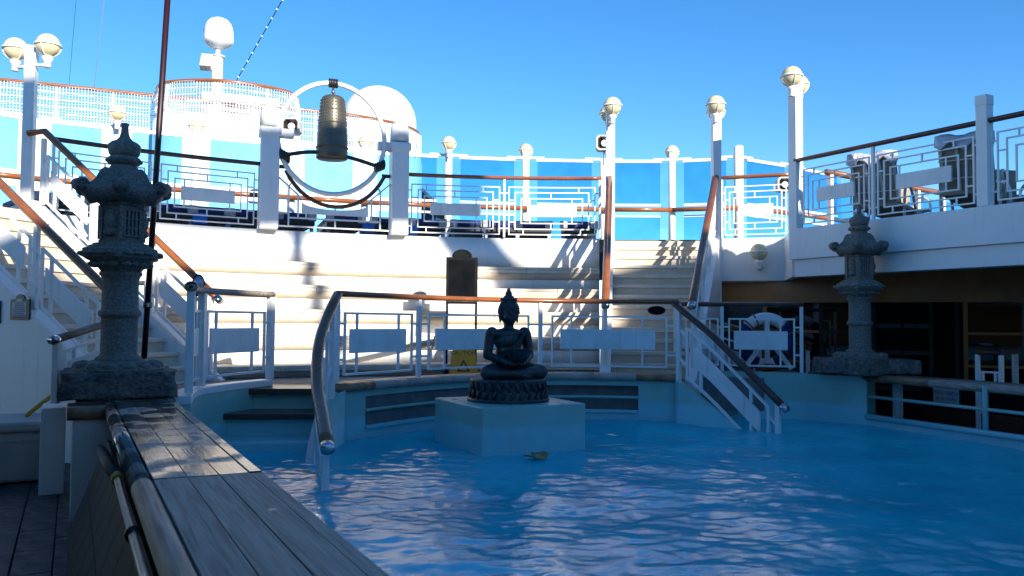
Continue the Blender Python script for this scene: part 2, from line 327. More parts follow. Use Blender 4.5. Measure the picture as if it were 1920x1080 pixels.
def lattice(root, path, a, b, H, style, t=None, plate_t=.03):
    t = t or (.021 if style == 'A' else .026)
    Rr, Vv, Hh, Pp = (A_R, A_V, A_H, A_P) if style == 'A' else (B_R, B_V, B_H, B_P)
    L = b - a; m = MB()
    def pt(s, h): return path(a + s * L) + UP * (h * H)
    def hor(s0, s1, h):
        n = max(1, int((s1 - s0) * L / .3)); q = [pt(s0 + (s1 - s0) * k / n, h) for k in range(n + 1)]
        m.sweep(q, [(-t * .45, -t / 2), (t * .45, -t / 2), (t * .45, t / 2), (-t * .45, t / 2)])
    def ver(s, h0, h1): 
        d = path(min(a + s * L + .05, path.len)) - path(max(a + s * L - .05, 0)); d.z = 0; d.normalize(); n_ = d.cross(UP)
        p, q = pt(s, h0), pt(s, h1); m.box((p + q) / 2, d * t / 2, n_ * t * .47, (q - p) / 2)
    e = t / 2 / H
    for s0, s1, h0, h1 in Rr:
        hor(s0, s1, h0); hor(s0, s1, h1); ver(s0, h0 - e, h1 + e); ver(s1, h0 - e, h1 + e)
    for s, h0, h1 in Vv: ver(s, h0, h1)
    for s0, s1, h in Hh: hor(s0, s1, h)
    lp = m.build('lattice_panel', 'white', root)
    s0, s1, h0, h1 = Pp; k = MB(); n = max(1, int((s1 - s0) * L / .3)); c = (h0 + h1) / 2 * H; hh = (h1 - h0) / 2 * H
    q = [path(a + (s0 + (s1 - s0) * i / n) * L) for i in range(n + 1)]
    up = UP
    rings = []
    for i, p in enumerate(q):
        d = q[min(i + 1, n)] - q[max(i - 1, 0)]; d.z = 0; d.normalize(); x = d.cross(UP)
        rings += [p + UP * (c - hh) - x * plate_t / 2, p + UP * (c - hh) + x * plate_t / 2, p + UP * (c + hh) + x * plate_t / 2, p + UP * (c + hh) - x * plate_t / 2]
    F = [tuple(range(4))[::-1], tuple(range(4 * n, 4 * n + 4))]
    for i in range(n):
        for j in range(4): F.append((i * 4 + j, i * 4 + (j + 1) % 4, (i + 1) * 4 + (j + 1) % 4, (i + 1) * 4 + j))
    k.add(rings, F).build('plate', 'white_worn', lp, bevel=.004)
def railing(label, pts, stops, H=1.05, style='B', post=.045, group=None, rail=True, rail_mat='teak', over=(.06, .06), skip_posts=(), first=True, last=True):
    P = Path(pts); root = thing('lattice_railing', P(0), label, 'railing', group)
    st = [s if isinstance(s, (int, float)) else P.near(s) for s in stops]
    for i, s in enumerate(st):
        if i in skip_posts: continue
        p = P(s); d = P(min(s + .05, P.len)) - P(max(s - .05, 0)); d.z = 0; d.normalize()
        MB().box(p + UP * H / 2, d * post / 2, d.cross(UP) * post / 2, UP * (H / 2 - .01)).build('post', 'white', root, bevel=.004)
    for a, b in zip(st, st[1:]): lattice(root, P, a, b, H, style)
    if rail:
        q = [p + UP * (H + .02) for p in P.cut(max(st[0] - over[0], 0), min(st[-1] + over[1], P.len))]
        MB().sweep(q, RAILP).build('handrail', rail_mat, root, smooth=2)
    return root, P

# ================================================================== SETTING
DZ = 3.15
struct(MB().prism([(-400, -400), (400, -400), (400, 3000), (-400, 3000)], -24.5, -24).build('sea', 'sea'))
# lower deck: sheet with tiles near the viewer
struct(MB().cbox((-16, -16, -.25), (16, 12, -.02), SX, SY, S(0, 0)).build('lower_deck', 'grout'))
ld = bpy.data.objects['lower_deck']; ld['label'] = 'dark tiled lower deck'
tile_me = None; tw, tl = .24, .60
for i in range(10):
    for j in range(15):
        X = -7.35 + i * tw; Y = -5.6 + j * tl + (.3 if i % 2 else 0)
        if X + tw > -4.9: continue
        if tile_me is None:
            t = MB().cbox((-tw / 2 + .004, -tl / 2 + .004, -.018), (tw / 2 - .004, tl / 2 - .004, .004), SX, SY).build('floor_tile', 'floor_tile', ld, bevel=.004); tile_me = t.data
        else:
            t = bpy.data.objects.new('floor_tile', tile_me); COL.objects.link(t); t.parent = ld
            bv = t.modifiers.new('bevel', 'BEVEL'); bv.width = .004; bv.segments = 1
        t.location = S(X, Y, random.uniform(-.003, .003))
# middle deck behind the pool (z .8)
mid = [arc(t, 12.0) for t in range(-50, 26, 4)]
poly = [(p.x, p.y) for p in mid]
cop = spline([(-2.02, 9.5, .82), (-1.55, 10.25, .82), (-1.04, 10.95, .82), (-.4, 11.55, .82), (.55, 11.98, .82), (1.5, 12.0, .82), (2.4, 11.75, .82)], 6)
kerb = spline([(-3.02, 7.75, .87), (-3.27, 8.6, .87), (-3.17, 9.27, .87), (-2.9, 10.0, .87)], 6)
front = [(2.55, 12.35)] + [(p.x + .05, p.y + .12) for p in reversed(cop)] + [(-2.3, 9.85)] + [(p.x - .08, p.y) for p in reversed(kerb)] + [(-3.15, 7.9), (-3.6, 8.6), (-4.1, 9.08), (-4.6, 9.3), (-7.4, 10.12)]
struct(MB().prism([(4.75, 13.3), (4.3, 12.42)] + front + poly, .3, .79).build('middle_deck', 'deck_grey'))
# upper deck slab
ring = [arc(t, RD + .02) for t in range(-75, 7, 3)] + [arc(6.2, RD + .02)]
up_poly = [(p.x, p.y) for p in ring] + [(1.75, 15.35), (3.72, 15.2), (3.78, 15.15), (4.98, 14.7), (4.66, 13.48), (9.4, 5.1), (16, 9), (12, 24), (-6, 27), (-22, 20), (-13, 8)]
struct(MB().prism(up_poly, 2.9, DZ - .01).build('upper_deck', 'deck_grey'))

# ------------------------------------------------------------------ pool shell and water
WZ = .18
pool = thing('swimming_pool', S(-1, -3, -1.2), 'turquoise painted pool basin with curved rear wall holding the blue water', 'pool')
out_poly = [S(-4.52, -11), S(-4.52, -.3)] + [V((-3.1, 7.8, 0))] + kerb + [V((-2.4, 10.2, 0))] + cop + [V((2.6, 12.85, 0)), V((4.45, 12.35, 0)), V((5.05, 11.6, 0)), V((5.93, 9.5, 0)), V((9.3, 1.4, 0))]
MB().prism([(p.x, p.y) for p in out_poly], -1.3, -1.2).build('pool_floor', 'pool', pool)
# curved apse wall with long slots
P = Path(cop)
def wallseg(m, a, b, z0, z1, th=.22, off=.02):
    q = [V((p.x, p.y, 0)) for p in P.cut(a, b)]
    m.sweep(q, [(-th, z0), (off - .02, z0), (off - .02, z1), (-th, z1)])
s1 = P.near((-1.75, 9.95, .82)); s2 = P.near((-.52, 11.45, .82)); s3 = P.near((.42, 11.93, .82)); s4 = P.near((1.83, 11.96, .82))
m = MB()
for a, b, z0, z1 in ((0, P.len, -1.25, .33), (0, P.len, .69, .775), (0, s1, .33, .69), (s2, s3, .33, .69), (s4, P.len, .33, .69)): wallseg(m, a, b, z0, z1)
m.build('apse_wall', 'pool', pool)
for a, b in ((s1, s2), (s3, s4)):
    MB().sweep([V((p.x, p.y, .525)) for p in P.cut(a, b)], ell(.02, .02, 8)).build('slot_rail', 'pool', pool); MB().sweep([V((p.x, p.y, .325)) for p in P.cut(a, b)], [(-.03, -.02), (.035, -.02), (.035, .02), (-.03, .02)]).build('slot_sill', 'pool', pool)
m = MB()
for a, b in ((s1, s2), (s3, s4)):
    m.sweep([V((p.x, p.y, 0)) for p in P.cut(a - .1, b + .1)], [(-.52, .2), (-.46, .2), (-.46, .78), (-.52, .78)])
    for k in (.33, .66): p = P(a + (b - a) * k); m.box(p + V((0, .35, -.3)), V((.02, 0, 0)), V((0, .02, 0)), UP * .3)
m.build('slot_back', 'pool', pool)
# coping boards around the apse, one by one
n = 9
for i in range(n):
    a, b = P.len * i / n + .004, P.len * (i + 1) / n - .004
    MB().sweep(P.cut(a, b), [(-.26, -.05), (.05, -.05), (.075, -.03), (.085, 0), (.07, .03), (.04, .045), (-.26, .045)]).build('coping_board', 'teak_old' if i in (0, n - 1) else 'coping', pool, smooth=2)
# left kerb wall
m = MB(); q = [V((p.x, p.y, 0)) for p in kerb]; m.sweep(q, [(-.14, -1.25), (.03, -1.25), (.03, .80), (-.14, .80)]); m.build('kerb_wall', 'pool', pool)
MB().sweep(q, [(-.15, .80), (.04, .80), (.04, .88), (-.15, .88)]).build('kerb_top', 'white', pool, bevel=.01)
# right walls
rw = [V((2.45, 12.75, 0)), V((4.35, 12.25, 0)), V((4.98, 11.62, 0))]
MB().sweep(rw, [(-.3, -1.25), (0, -1.25), (0, .87), (-.3, .87)]).build('rear_wall', 'pool', pool)
rl = [V((4.98, 11.62, 0)), V((5.86, 9.5, 0)), V((9.2, 1.5, 0))]
MB().sweep(rl, [(-.28, -1.25), (0, -1.25), (0, .29), (-.28, .29)]).build('low_wall', 'pool', pool)
MB().sweep(rl, [(-.04, .285), (.03, .285), (.045, .32), (.03, .355), (-.04, .355)]).build('wall_lip', 'pool', pool, smooth=2)
m = MB(); m.tube([p + UP * .60 for p in rl], .022)
RL = Path(rl)
for s in (1.82, 3.6, 5.4): m.tube([RL(s) + UP * .3, RL(s) + UP * .88], .032)
m.build('pool_bar', 'pool', pool, smooth=2)
# side wall under the near cap
MB().cbox((-4.9, -12, -1.25), (-4.5, -.4, .84), SX, SY, S(0, 0)).build('side_wall', 'cream_wall', pool)
MB().cbox((-4.51, -12, -1.25), (-4.47, -.4, .83), SX, SY, S(0, 0)).build('side_facing', 'pool', pool)
# left stairs into the pool
for k, (z, y0) in enumerate(((.80, 9.72), (.56, 9.3), (.30, 8.9), (.06, 8.5), (-.2, 8.1), (-.46, 7.7))):
    q = [V((-3.2, y0 - .12, 0)), V((-2.05, y0, 0)), V((-1.98, y0 + .6, 0)), V((-3.12, y0 + .5, 0))]
    if k < 2:
        MB().prism([(p.x, p.y - .03) for p in q], z - .07, z).build('stair_tread', 'teak_dark', pool, bevel=.01)
        MB().prism([(p.x, p.y + .06) for p in q], -1.2, z - .075).build('stair_riser', 'pool', pool)
    else: MB().prism([(p.x, p.y) for p in q], -1.2, z).build('stair_riser', 'pool', pool, bevel=.02)
# sloping stringers beneath the two pool stair rails
def stringer(pts, z0, th, name):
    m = MB(); vs_ = []; F = []
    for i, p in enumerate(pts):
        d = pts[min(i + 1, len(pts) - 1)] - pts[max(i - 1, 0)]; d = V((d.x, d.y, 0)).normalized(); x = d.cross(UP) * th / 2
        vs_ += [V((p.x, p.y, z0)) - x, V((p.x, p.y, z0)) + x, p + x, p - x]
    for i in range(len(pts) - 1):
        for j in range(4): F.append((i * 4 + j, i * 4 + (j + 1) % 4, i * 4 + 4 + (j + 1) % 4, i * 4 + 4 + j))
    F += [(3, 2, 1, 0), tuple(range(4 * len(pts) - 4, 4 * len(pts)))]
    m.add(vs_, F).build(name, 'pool', pool, smooth=2)
ls = spline([(-2.0, 9.55, .80), (-2.02, 9.1, .62), (-1.95, 8.4, .30), (-1.87, 8.0, .12), (-1.68, 7.4, -.12), (-1.5, 6.8, -.4)], 5)
stringer(ls, -1.2, .2, 'stair_stringer')
rs = spline([(2.36, 11.72, .80), (2.75, 11.3, .45), (3.15, 10.9, .10), (3.5, 10.5, -.3)], 5)
stringer(rs, -1.2, .14, 'stair_stringer')
# pedestal
F0 = V((-.3, 8.73, 0))
MB().cbox((0, 0, -1.2), (1.29, 1.29, .69), SX, SY, F0).build('pedestal', 'pool', pool, bevel=.012)
for a_, c_ in ((1.05, .16), (.12, .98)): MB().lathe(F0 + SX * a_ + SY * c_ + UP * .69, [(.035, 0), (.035, .006), (.028, .008), (.004, .004)], 16).build('drain_cover', 'steel', pool)
# water
bx = [p.x for p in out_poly]; by = [p.y for p in out_poly]
def inside(x, y, poly):
    c = False; j = len(poly) - 1
    for i in range(len(poly)):
        a, b = poly[i], poly[j]
        if (a.y > y) != (b.y > y) and x < (b.x - a.x) * (y - a.y) / (b.y - a.y) + a.x: c = not c
        j = i
    return c
def wave(x, y):
    h = .038 * noise.noise(V((x * .55, y * .55, 3.1))) + .026 * noise.noise(V((x * 1.3 + y * .3, y * 1.5, 7.7)))
    q = noise.noise(V((x * 3.1, y * 3.6, 1.3))); h += .008 * q
    h += .0062 * (1 - 2 * abs(noise.noise(V((x * 9 + .8 * q, y * 12, 2.5))))) + .0028 * noise.noise(V((x * 20, y * 24, 8.5)))
    h += .007 * (1 - 2 * abs(noise.noise(V((x * 4.5 + .6 * q, y * 5.5, 5.5)))))
    return h
nx, ny, st = 290, 350, .0385
ids = {}; vs_, F = [], []
x0, y0 = -4.2, 1.6
for i in range(nx):
    for j in range(ny):
        x, y = x0 + i * st * .95, y0 + j * st * .85
        if inside(x, y, out_poly): ids[i, j] = len(vs_); vs_.append(V((x, y, WZ + wave(x, y))))
for (i, j) in ids:
    k = [(i, j), (i + 1, j), (i + 1, j + 1), (i, j + 1)]
    if all(q in ids for q in k): F.append(tuple(ids[q] for q in k))
wt = MB().add(vs_, F).build('pool_water', 'water', smooth=1); struct(wt)

# near cap: weathered boards, individually
cap = thing('timber_capping', S(-4.7, -4, .84), 'weathered grey timber boards capping the near pool wall', 'wall cap')
for (ya, yb, mt) in ((-.45, -4.37, 'plank_wet'), (-4.39, -8.2, 'plank'), (-8.22, -12, 'plank')):
    for x0_, x1_ in ((-4.912, -4.775), (-4.7715, -4.640), (-4.6365, -4.508), (-4.5045, -4.45)):
        MB().cbox((x0_, yb, .85), (x1_, ya, .90 + random.uniform(-.002, .002)), SX, SY, S(0, 0)).build('cap_board', mt, cap, bevel=.003)
    MB().sweep([S(-4.955, ya, .862), S(-4.955, yb, .862)], ell(.047, .05, 14)).build('edge_roll', mt, cap, smooth=2)
pier = thing('lantern_pier', S(-4.85, 0, 0), 'cream pier with rounded wood edge under the left stone lantern', 'pier')
MB().cbox((-5.22, -.95, 0), (-4.93, .55, .8), SX, SY, S(0, 0)).build('pier_wall', 'cream_wall', pier, bevel=.01)
MB().cbox((-5.2, -.5, .8), (-4.42, .55, .898), SX, SY, S(0, 0)).build('pier_top', 'teak_dark', pier, bevel=.01)
MB().sweep([S(-5.26, -.95, .85), S(-4.99, -.95, .85)], ell(.055, .055, 14)).build('edge_roll', 'teak_old', pier, smooth=2)
MB().cbox((-5.26, -.94, .795), (-4.98, -.5, .893), SX, SY, S(0, 0)).build('pier_step', 'teak_dark', pier, bevel=.01)
sk = thing('tiled_skirt', S(-5.1, -5, 0), 'sloping navy tiled skirt along the foot of the near pool wall', 'skirt')
for k in range(18):
    a, b = -1.35 - k * .42, -1.35 - (k + 1) * .42 + .012
    for j in range(2):
        t0, t1 = j / 2, (j + 1) / 2 - .012
        f = lambda t, y: S(-4.97 - .25 * t, y, .68 * (1 - t))
        pts = [f(t0, a), f(t1, a), f(t1, b), f(t0, b)]; MB().plate(pts, (pts[1] - pts[0]).cross(pts[3] - pts[0]).normalized(), .03).build('skirt_tile', 'navy_tile', sk)
pp = thing('steel_pipe', S(-5, -4, .84), 'polished steel pipe clipped along the outside of the near wall', 'pipe')
MB().tube([S(-5.03, -1.2, .60), S(-5.03, -2.6, .70), S(-5.02, -3.7, .80)], .03, 12).build('sleeve', 'soffit', pp, smooth=2)
MB().tube([S(-5.02, -3.6, .80), S(-5.02, -8, .80)], .021, 12).build('tube', 'steel', pp, smooth=2)
for y in (-3.68, -3.74, -4.9): MB().tube([S(-5.02, y, .80), S(-5.02, y - .03, .80)], .032, 12).build('clamp', 'ochre' if y > -4 else 'black_iron', pp, smooth=2)

# right cap
RC = Path([V((4.42, 12.3, .0)), V((5.02, 11.66, 0)), V((5.9, 9.5, 0)), V((9.25, 1.5, 0))])
rc = thing('timber_capping', RC(1), 'dark varnished timber cap on the far right pool wall below the lantern', 'wall cap')
for i, (a, b, mt) in enumerate(((0, .95, 'teak_dark'), (.956, 1.9, 'teak_old'), (1.906, 4.2, 'plank'), (4.206, 8, 'plank'))):
    MB().sweep(RC.cut(a, b), [(-.5, .80), (.0, .80), (.04, .82), (.05, .86), (.03, .90), (-.5, .90)]).build('cap_board', mt, rc, smooth=2)
for s in (1.1, 4.9): MB().box(RC(s) + V((.3, .15, .4)), V((.05, 0, 0)), V((0, .05, 0)), UP * .4).build('cap_post', 'cream_wall', rc)

# ------------------------------------------------------------------ stepped seating
seat = thing('stepped_seating', arc(-15, 9, .8), 'curved white stepped seating with pale timber benches behind the pool', 'seating')
LV = [(7.9, .955), (8.4, 1.36), (8.9, 1.76), (9.4, 2.16), (9.9, 2.56)]
T0, T1 = -38.5, 5.6
for k, (r, z) in enumerate(LV):
    ths = [T0 + (T1 - T0) * i / 44 for i in range(45)]
    zb = .79 if k == 0 else LV[k - 1][1]
    # sweep runs clockwise: +a is toward the centre
    MB().sweep([arc(t, r + .16) for t in ths], [(0, zb - .02), (0, z - .02), (-.12, z - .02), (-.12, zb - .02)]).build('riser', 'white', seat, smooth=2)
    nb = 9; off = (k * .37) % 1
    ed = [T0] + [T0 + (T1 - T0) * (i + off) / nb for i in range(nb) if T0 + (T1 - T0) * (i + off) / nb > T0 + 1] + [T1]
    for a, b in zip(ed, ed[1:]):
        tt = [a + .02 + (b - a - .04) * i / 8 for i in range(9)]; h = .10 if k else .075
        MB().sweep([arc(t, r) for t in tt], [(0, z - .042), (0, z - .004), (-.006, z), (-.66, z), (-.66, z - .042)]).build('bench_board', 'tread_edge', seat)
        MB().sweep([arc(t, r) for t in tt], [(-.004, z - h), (-.004, z - .047), (-.3, z - .047), (-.3, z - h)]).build('bench_nosing', 'tread_edge', seat)
    if k: MB().sweep([arc(t, r) for t in ths], [(-.01, z - .102), (-.15, z - .215), (-.19, z - .215), (-.19, z - .102)]).build('bench_cove', 'tread', seat, smooth=2)
ths = [-47 + (5.6 + 47) * i / 50 for i in range(51)]
MB().sweep([arc(t, RD) for t in ths], [(0, 2.5), (0, DZ), (-.2, DZ), (-.2, 2.5)]).build('back_wall', 'white', seat, smooth=2)

# ------------------------------------------------------------------ stairs
def staircase(name, label, a0, a1, b0, b1, zt, zb, n, sideL, sideR, wall_to=None):
    # a*: left flank top/bottom plan points, b*: right flank
    root = thing(name, (a1 + b1) / 2, label, 'stairs')
    for k in range(n):
        t0, t1 = k / n, (k + 1) / n; z = zt - (zt - zb) * (k) / n - (zt - zb) / n * 0
        p = [a0.lerp(a1, t0), a0.lerp(a1, t1), b0.lerp(b1, t1), b0.lerp(b1, t0)]
        run = (a1 - a0).normalized()
        z = zt - (zt - zb) * (k + 1) / n
        rr = (zt - zb) / n
        MB().prism([(q.x, q.y) for q in (p[0] - run * .02, p[1] + run * .03, p[2] + run * .03, p[3] - run * .02)], z - .055, z).build('tread', 'tread_edge', root, bevel=.006)
        MB().prism([(q.x, q.y) for q in (p[0] - run * .02, p[0], p[3], p[3] - run * .02)], z - .02, z + rr - .056).build('riser', 'tread', root)
    for (q0, q1), dz, th, wz in ((sideL[:2], sideL[2], sideL[3], sideL[4]), (sideR[:2], sideR[2], sideR[3], sideR[4])):
        m = MB(); d = (q1 - q0).normalized(); x = d.cross(UP) * th / 2
        t = [q0 - d * .1 + UP * (zt + dz + .06), q1 + d * .25 + UP * (zb + dz - .12), q1 + d * .25 + UP * wz, q0 - d * .1 + UP * wz]
        m.add([p - x for p in t] + [p + x for p in t], [(0, 1, 2, 3), (7, 6, 5, 4), (0, 4, 5, 1), (1, 5, 6, 2), (2, 6, 7, 3), (3, 7, 4, 0)])
        m.build('flank_wall', 'white', root)
    return root
def flat(p): return V((p[0], p[1], 0))
RLt, RLb = flat((1.78, 15.15)), flat((1.40, 12.35)); RRt, RRb = flat((3.70, 15.0)), flat((2.66, 12.15))
LFt, LFb = flat((-6.72, 11.75)), flat((-4.0, 11.0)); LNt, LNb = flat((-7.3, 9.95)), flat((-4.5, 9.15))
staircase('right_stairs', 'timber tread stairs right of the stepped seating, between two sloping handrails', RLt, RLb, RRt, RRb, DZ, .80, 13,
          (RLt, RLb, .10, .16, .78), (RRt, RRb, .10, .16, .0))
staircase('left_stairs', 'sunlit timber tread stairs at far left behind the stone lantern', LNt, LNb, LFt, LFb, DZ, .80, 13,
          (LNt, LNb, .06, .16, .0), (LFt, LFb, .06, .16, .78))
bpy.data.objects['right_stairs'].name = 'staircase'; bpy.data.objects['left_stairs'].name = 'staircase.001'
ORG['staircase'] = V(bpy.data.objects['staircase'].location); ORG['staircase.001'] = V(bpy.data.objects['staircase.001'].location)
def stair_rail(label, q0, q1, zt, zb, n, top_h, bot_h, style='B', lead=None, tail=.25, mt='teak'):
    d = (q1 - q0).normalized()
    P_ = Path([q0 + UP * zt, q1 + UP * zb]); root = thing('lattice_railing', q1 + UP * zb, label, 'railing', 'sloping stair railings')
    H = .95
    for i in range(n + 1):
        p = P_(P_.len * i / n); MB().box(p + UP * H / 2, d * .028, d.cross(UP) * .028, UP * (H / 2)).build('post', 'white', root, bevel=.004)
    for i in range(n): lattice(root, P_, P_.len * i / n, P_.len * (i + 1) / n, H, style, t=.032)
    a, b = q0 + UP * (zt + top_h), q1 + UP * (zb + bot_h)
    pts = ([lead] if lead else []) + [a, b, b + (b - a).normalized() * tail]
    MB().sweep(pts, ell(.062, .045, 14)).build('handrail', mt, root, smooth=2)
    e = pts[-1]; dd = (b - a).normalized(); MB().sweep([e - dd * .02, e + dd * .07], ell(.064, .047, 14)).build('end_cap', 'chrome', root, smooth=2)
    return root
stair_rail('varnished stair handrail on white lattice at left side of right stairs', RLt, RLb, DZ + .1, .95, 3, 1.02, 1.0, tail=.12)
stair_rail('varnished stair handrail on white lattice at right side of right stairs', RRt, RRb, DZ + .1, .95, 3, 1.02, 1.0, tail=.12)
stair_rail('orange varnished handrail on far side of the left stairs, ending beyond the lantern', LFt, LFb, DZ + .06, .93, 3, 1.06, 1.02, tail=.12, lead=LFt + V((-.22, -.02, DZ + 1.08)))
stair_rail('orange varnished handrail on near side of the left stairs, entering at picture edge', LNt, LNb, DZ + .06, .93, 3, 1.06, 1.0, tail=.1)
ov = thing('handrail_bracket', at(372, 535, 10.95), 'dark oval bracket plate on the far left handrail end', 'bracket')
MB().sweep([at(372, 535, 10.98), at(372, 535, 10.94)], ell(.085, .15, 18)).build('plate_body', 'slate', ov, smooth=2)
MB().sweep([at(372, 535, 10.955), at(372, 535, 10.93)], ell(.07, .13, 18)).build('plate_face', 'steel', ov, smooth=2)
ov = thing('handrail_bracket', at(1231, 582, 11.9), 'black oval bracket plate under the pool handrail corner', 'bracket')
MB().sweep([at(1231, 582, 11.95), at(1231, 582, 11.87)], ell(.13, .065, 18)).build('plate_body', 'black_paint', ov, smooth=2)
MB().sweep([at(1231, 582, 11.9), at(1231, 582, 11.86)], ell(.11, .05, 18)).build('plate_face', 'slate', ov, smooth=2)

# ------------------------------------------------------------------ pool railings
q = [p + UP * .045 for p in cop]
railing('white lattice railing with timber handrail curving round the pool behind the statue', q, [.02, (-1.2, 10.75, .86), (.42, 11.93, .86), Path(q).len - .02], H=1.02, rail_mat='teak', over=(0, .0), post=.055)
q = [V((p.x, p.y, .88)) for p in kerb]
kr, KP = railing('short white lattice railing on the left pool kerb with grey timber top', q, [.25, (-3.25, 8.75, .88), Path(q).len - .02], H=1.0, rail_mat='plank', post=.075)
p0 = KP(.25); MB().ball(p0 + UP * 1.03, (.065, .065, .055)).build('newel_cap', 'black_paint', kr, smooth=1)
q = [V((2.5, 12.75, .87)), V((4.33, 12.27, .87))]
railing('straight white lattice railing in front of the lifebuoy by the right lantern', q, [.02, .72, 1.86], H=1.0, rail_mat='teak_dark', over=(.1, .06), post=.05)
def pool_stair_rail(label, pts, posts, wood, H0=.98):
    root = thing('lattice_railing', pts[-1], label, 'railing')
    low = Path(pts); MB().sweep([p + UP * H0 for p in low.cut(0, low.len)], ell(.06, .045, 14)).build('handrail', wood, root, smooth=2)
    e = low(low.len) + UP * H0; dd = (low(low.len) - low(low.len - .1)).normalized()
    MB().sweep([e - dd * .01, e + dd * .08], ell(.062, .047, 14)).build('end_cap', 'chrome', root, smooth=2)
    for s in posts:
        p = low(s * low.len); d = low(min(s * low.len + .05, low.len)) - low(max(s * low.len - .05, 0)); d.z = 0; d.normalize()
        MB().box(p + UP * (H0 / 2 - .06), d * .03, d.cross(UP) * .03, UP * (H0 / 2 + .05)).build('post', 'white', root, bevel=.004)
    lattice(root, low, low.len * posts[0], low.len * posts[-1], H0, 'B', t=.036)
    return root
lowL = spline([(-2.0, 9.5, .92), (-2.04, 9.15, .66), (-2.0, 8.6, .36), (-1.87, 8.0, .0), (-1.66, 7.35, -.26), (-1.52, 6.9, -.42)], 5)
pool_stair_rail('curved dark handrail and white lattice descending into the pool at left of the statue', lowL, (.06, .95), 'teak')
lowR = [V((2.3, 11.75, .9)), V((2.75, 11.3, .45)), V((3.45, 10.55, -.42))]
pool_stair_rail('straight dark handrail and white lattice descending into the pool at right', lowR, (.05, .96), 'teak_dark')

# low-level rail left of the lantern
q0, q1 = S(-5.37, .36, .80), S(-4.72, 1.35, 1.02)
rt, _ = railing('small white lattice railing with sloping timber rail left of the lantern', [q0, q1], [.02, 1.15], H=.58, rail_mat='teak_old', over=(.05, .0), post=.06)
MB().sweep([q0 - (q1 - q0).normalized() * .05 + UP * .6, q0 + UP * .6], ell(.055, .04, 12)).build('end_cap', 'chrome', rt, smooth=2)
lw = MB().cbox((-5.47, .28, 0), (-5.27, .8, .78), SX, SY, S(0, 0)).build('low_pillar', 'white', bevel=.01); tag(lw, 'low white pillar beside the storage box carrying the small rail', 'pillar')
# yellow hand line
tag(MB().tube([S(-5.62, 1.3, .62), S(-5.2, 2.0, .95)], .022, 8).build('yellow_pole', 'yellow', smooth=2), 'yellow pole leaning behind the white pillar at left', 'pole')
# storage box
sb = thing('storage_box', S(-6.0, 1.2, 0), 'off white plastic storage box against the stair wall at left edge', 'box')
MB().cbox((-6.7, .95, .02), (-5.47, 1.75, .50), SX, SY, S(0, 0)).build('box_body', 'box_plastic', sb, bevel=.03)
MB().cbox((-6.74, .91, .50), (-5.44, 1.78, .60), SX, SY, S(0, 0)).build('lid', 'box_plastic', sb, bevel=.03)
MB().cbox((-6.4, .93, .33), (-5.95, .955, .40), SX, SY, S(0, 0)).build('handle', 'box_plastic', sb, bevel=.006)
MB().cbox((-6.7, .94, .41), (-5.46, .955, .425), SX, SY, S(0, 0)).build('rib', 'box_plastic', sb)
# plaques on the stair wall
wd = (LNb - LNt).normalized(); wn = wd.cross(UP); 
def plaque(label, s, z, w_, h_):
    c = LNt + wd * s + wn * .085 + UP * z
    if wn.y > 0: c = LNt + wd * s - wn * .085 + UP * z
    nn = -wn if wn.y > 0 else wn
    t = thing('wall_plaque', c, label, 'plaque')
    def outline(a, b):
        o = [c + wd * -a - UP * b, c + wd * a - UP * b, c + wd * a + UP * b]
        o += [c + wd * (.5 * a * math.cos(k * math.pi / 8)) + UP * (b + .42 * a * math.sin(k * math.pi / 8)) for k in range(9)]
        return o + [c - wd * a + UP * b]
    MB().plate(outline(w_, h_), nn, .03).build('frame', 'teak_dark', t, bevel=.004)
    MB().plate([p + nn * .017 for p in outline(w_ - .035, h_ - .035)], nn, .006).build('notice', 'paper', t)
    for i in range(8):
        L = w_ * (.45 if i < 2 else .68 - .06 * (i % 3)); y = h_ * .62 - i * h_ * .2
        MB().box(c + nn * .0215 + UP * y, wd * L, nn * .0015, UP * .0045).build('text_line', 'red_ink' if i < 2 else 'ink', t)
def sWall(u, v):                              # where the sight line meets the stair wall
    d = ray(u, v); o = V((0, 0, EYE)); k = ((LNt - o).dot(wn) - .09 * (1 if wn.y < 0 else -1) * -1) / d.dot(wn); p = o + d * k; return (p - LNt).dot(wd), p.z
s_, z_ = sWall(38, 580); plaque('wood framed notice with arched top on the white stair wall', s_, z_, .135, .115)
s_, z_ = sWall(-12, 585); plaque('wood framed notice on the stair wall cut by the left picture edge', s_, z_, .10, .13)

# ------------------------------------------------------------------ upper deck railing (left stairs to right stairs)
RHh = 1.10
def upath(u0, u1): 
    a, b = thU(u0, RD - .06), thU(u1, RD - .06); return [arc(a + (b - a) * i / 24, RD - .06, DZ) for i in range(25)]
q = upath(88, 486); L_ = Path(q)
railing('white geometric lattice railing on upper deck left of the bell', q, [.03, L_.near(arc(thU(284, RD), RD, DZ)), L_.len - .04], H=RHh, style='A', rail_mat='teak_dark', over=(.02, .0), post=.04)
q = upath(757, 1128); L_ = Path(q)
railing('white geometric lattice railing on upper deck between bell and right stairs', q, [.03, L_.near(arc(thU(944, RD), RD, DZ)), L_.len - .04], H=RHh, style='A', rail_mat='teak', over=(.0, .03), post=.04)
q = [flat((3.80, 15.1)) + UP * DZ, flat((4.98, 14.66)) + UP * DZ]
railing('white geometric lattice railing above the wall globe, right of the stairs', q, [.04, 1.22], H=RHh, style='A', rail_mat='teak', over=(.04, .04), post=.04)
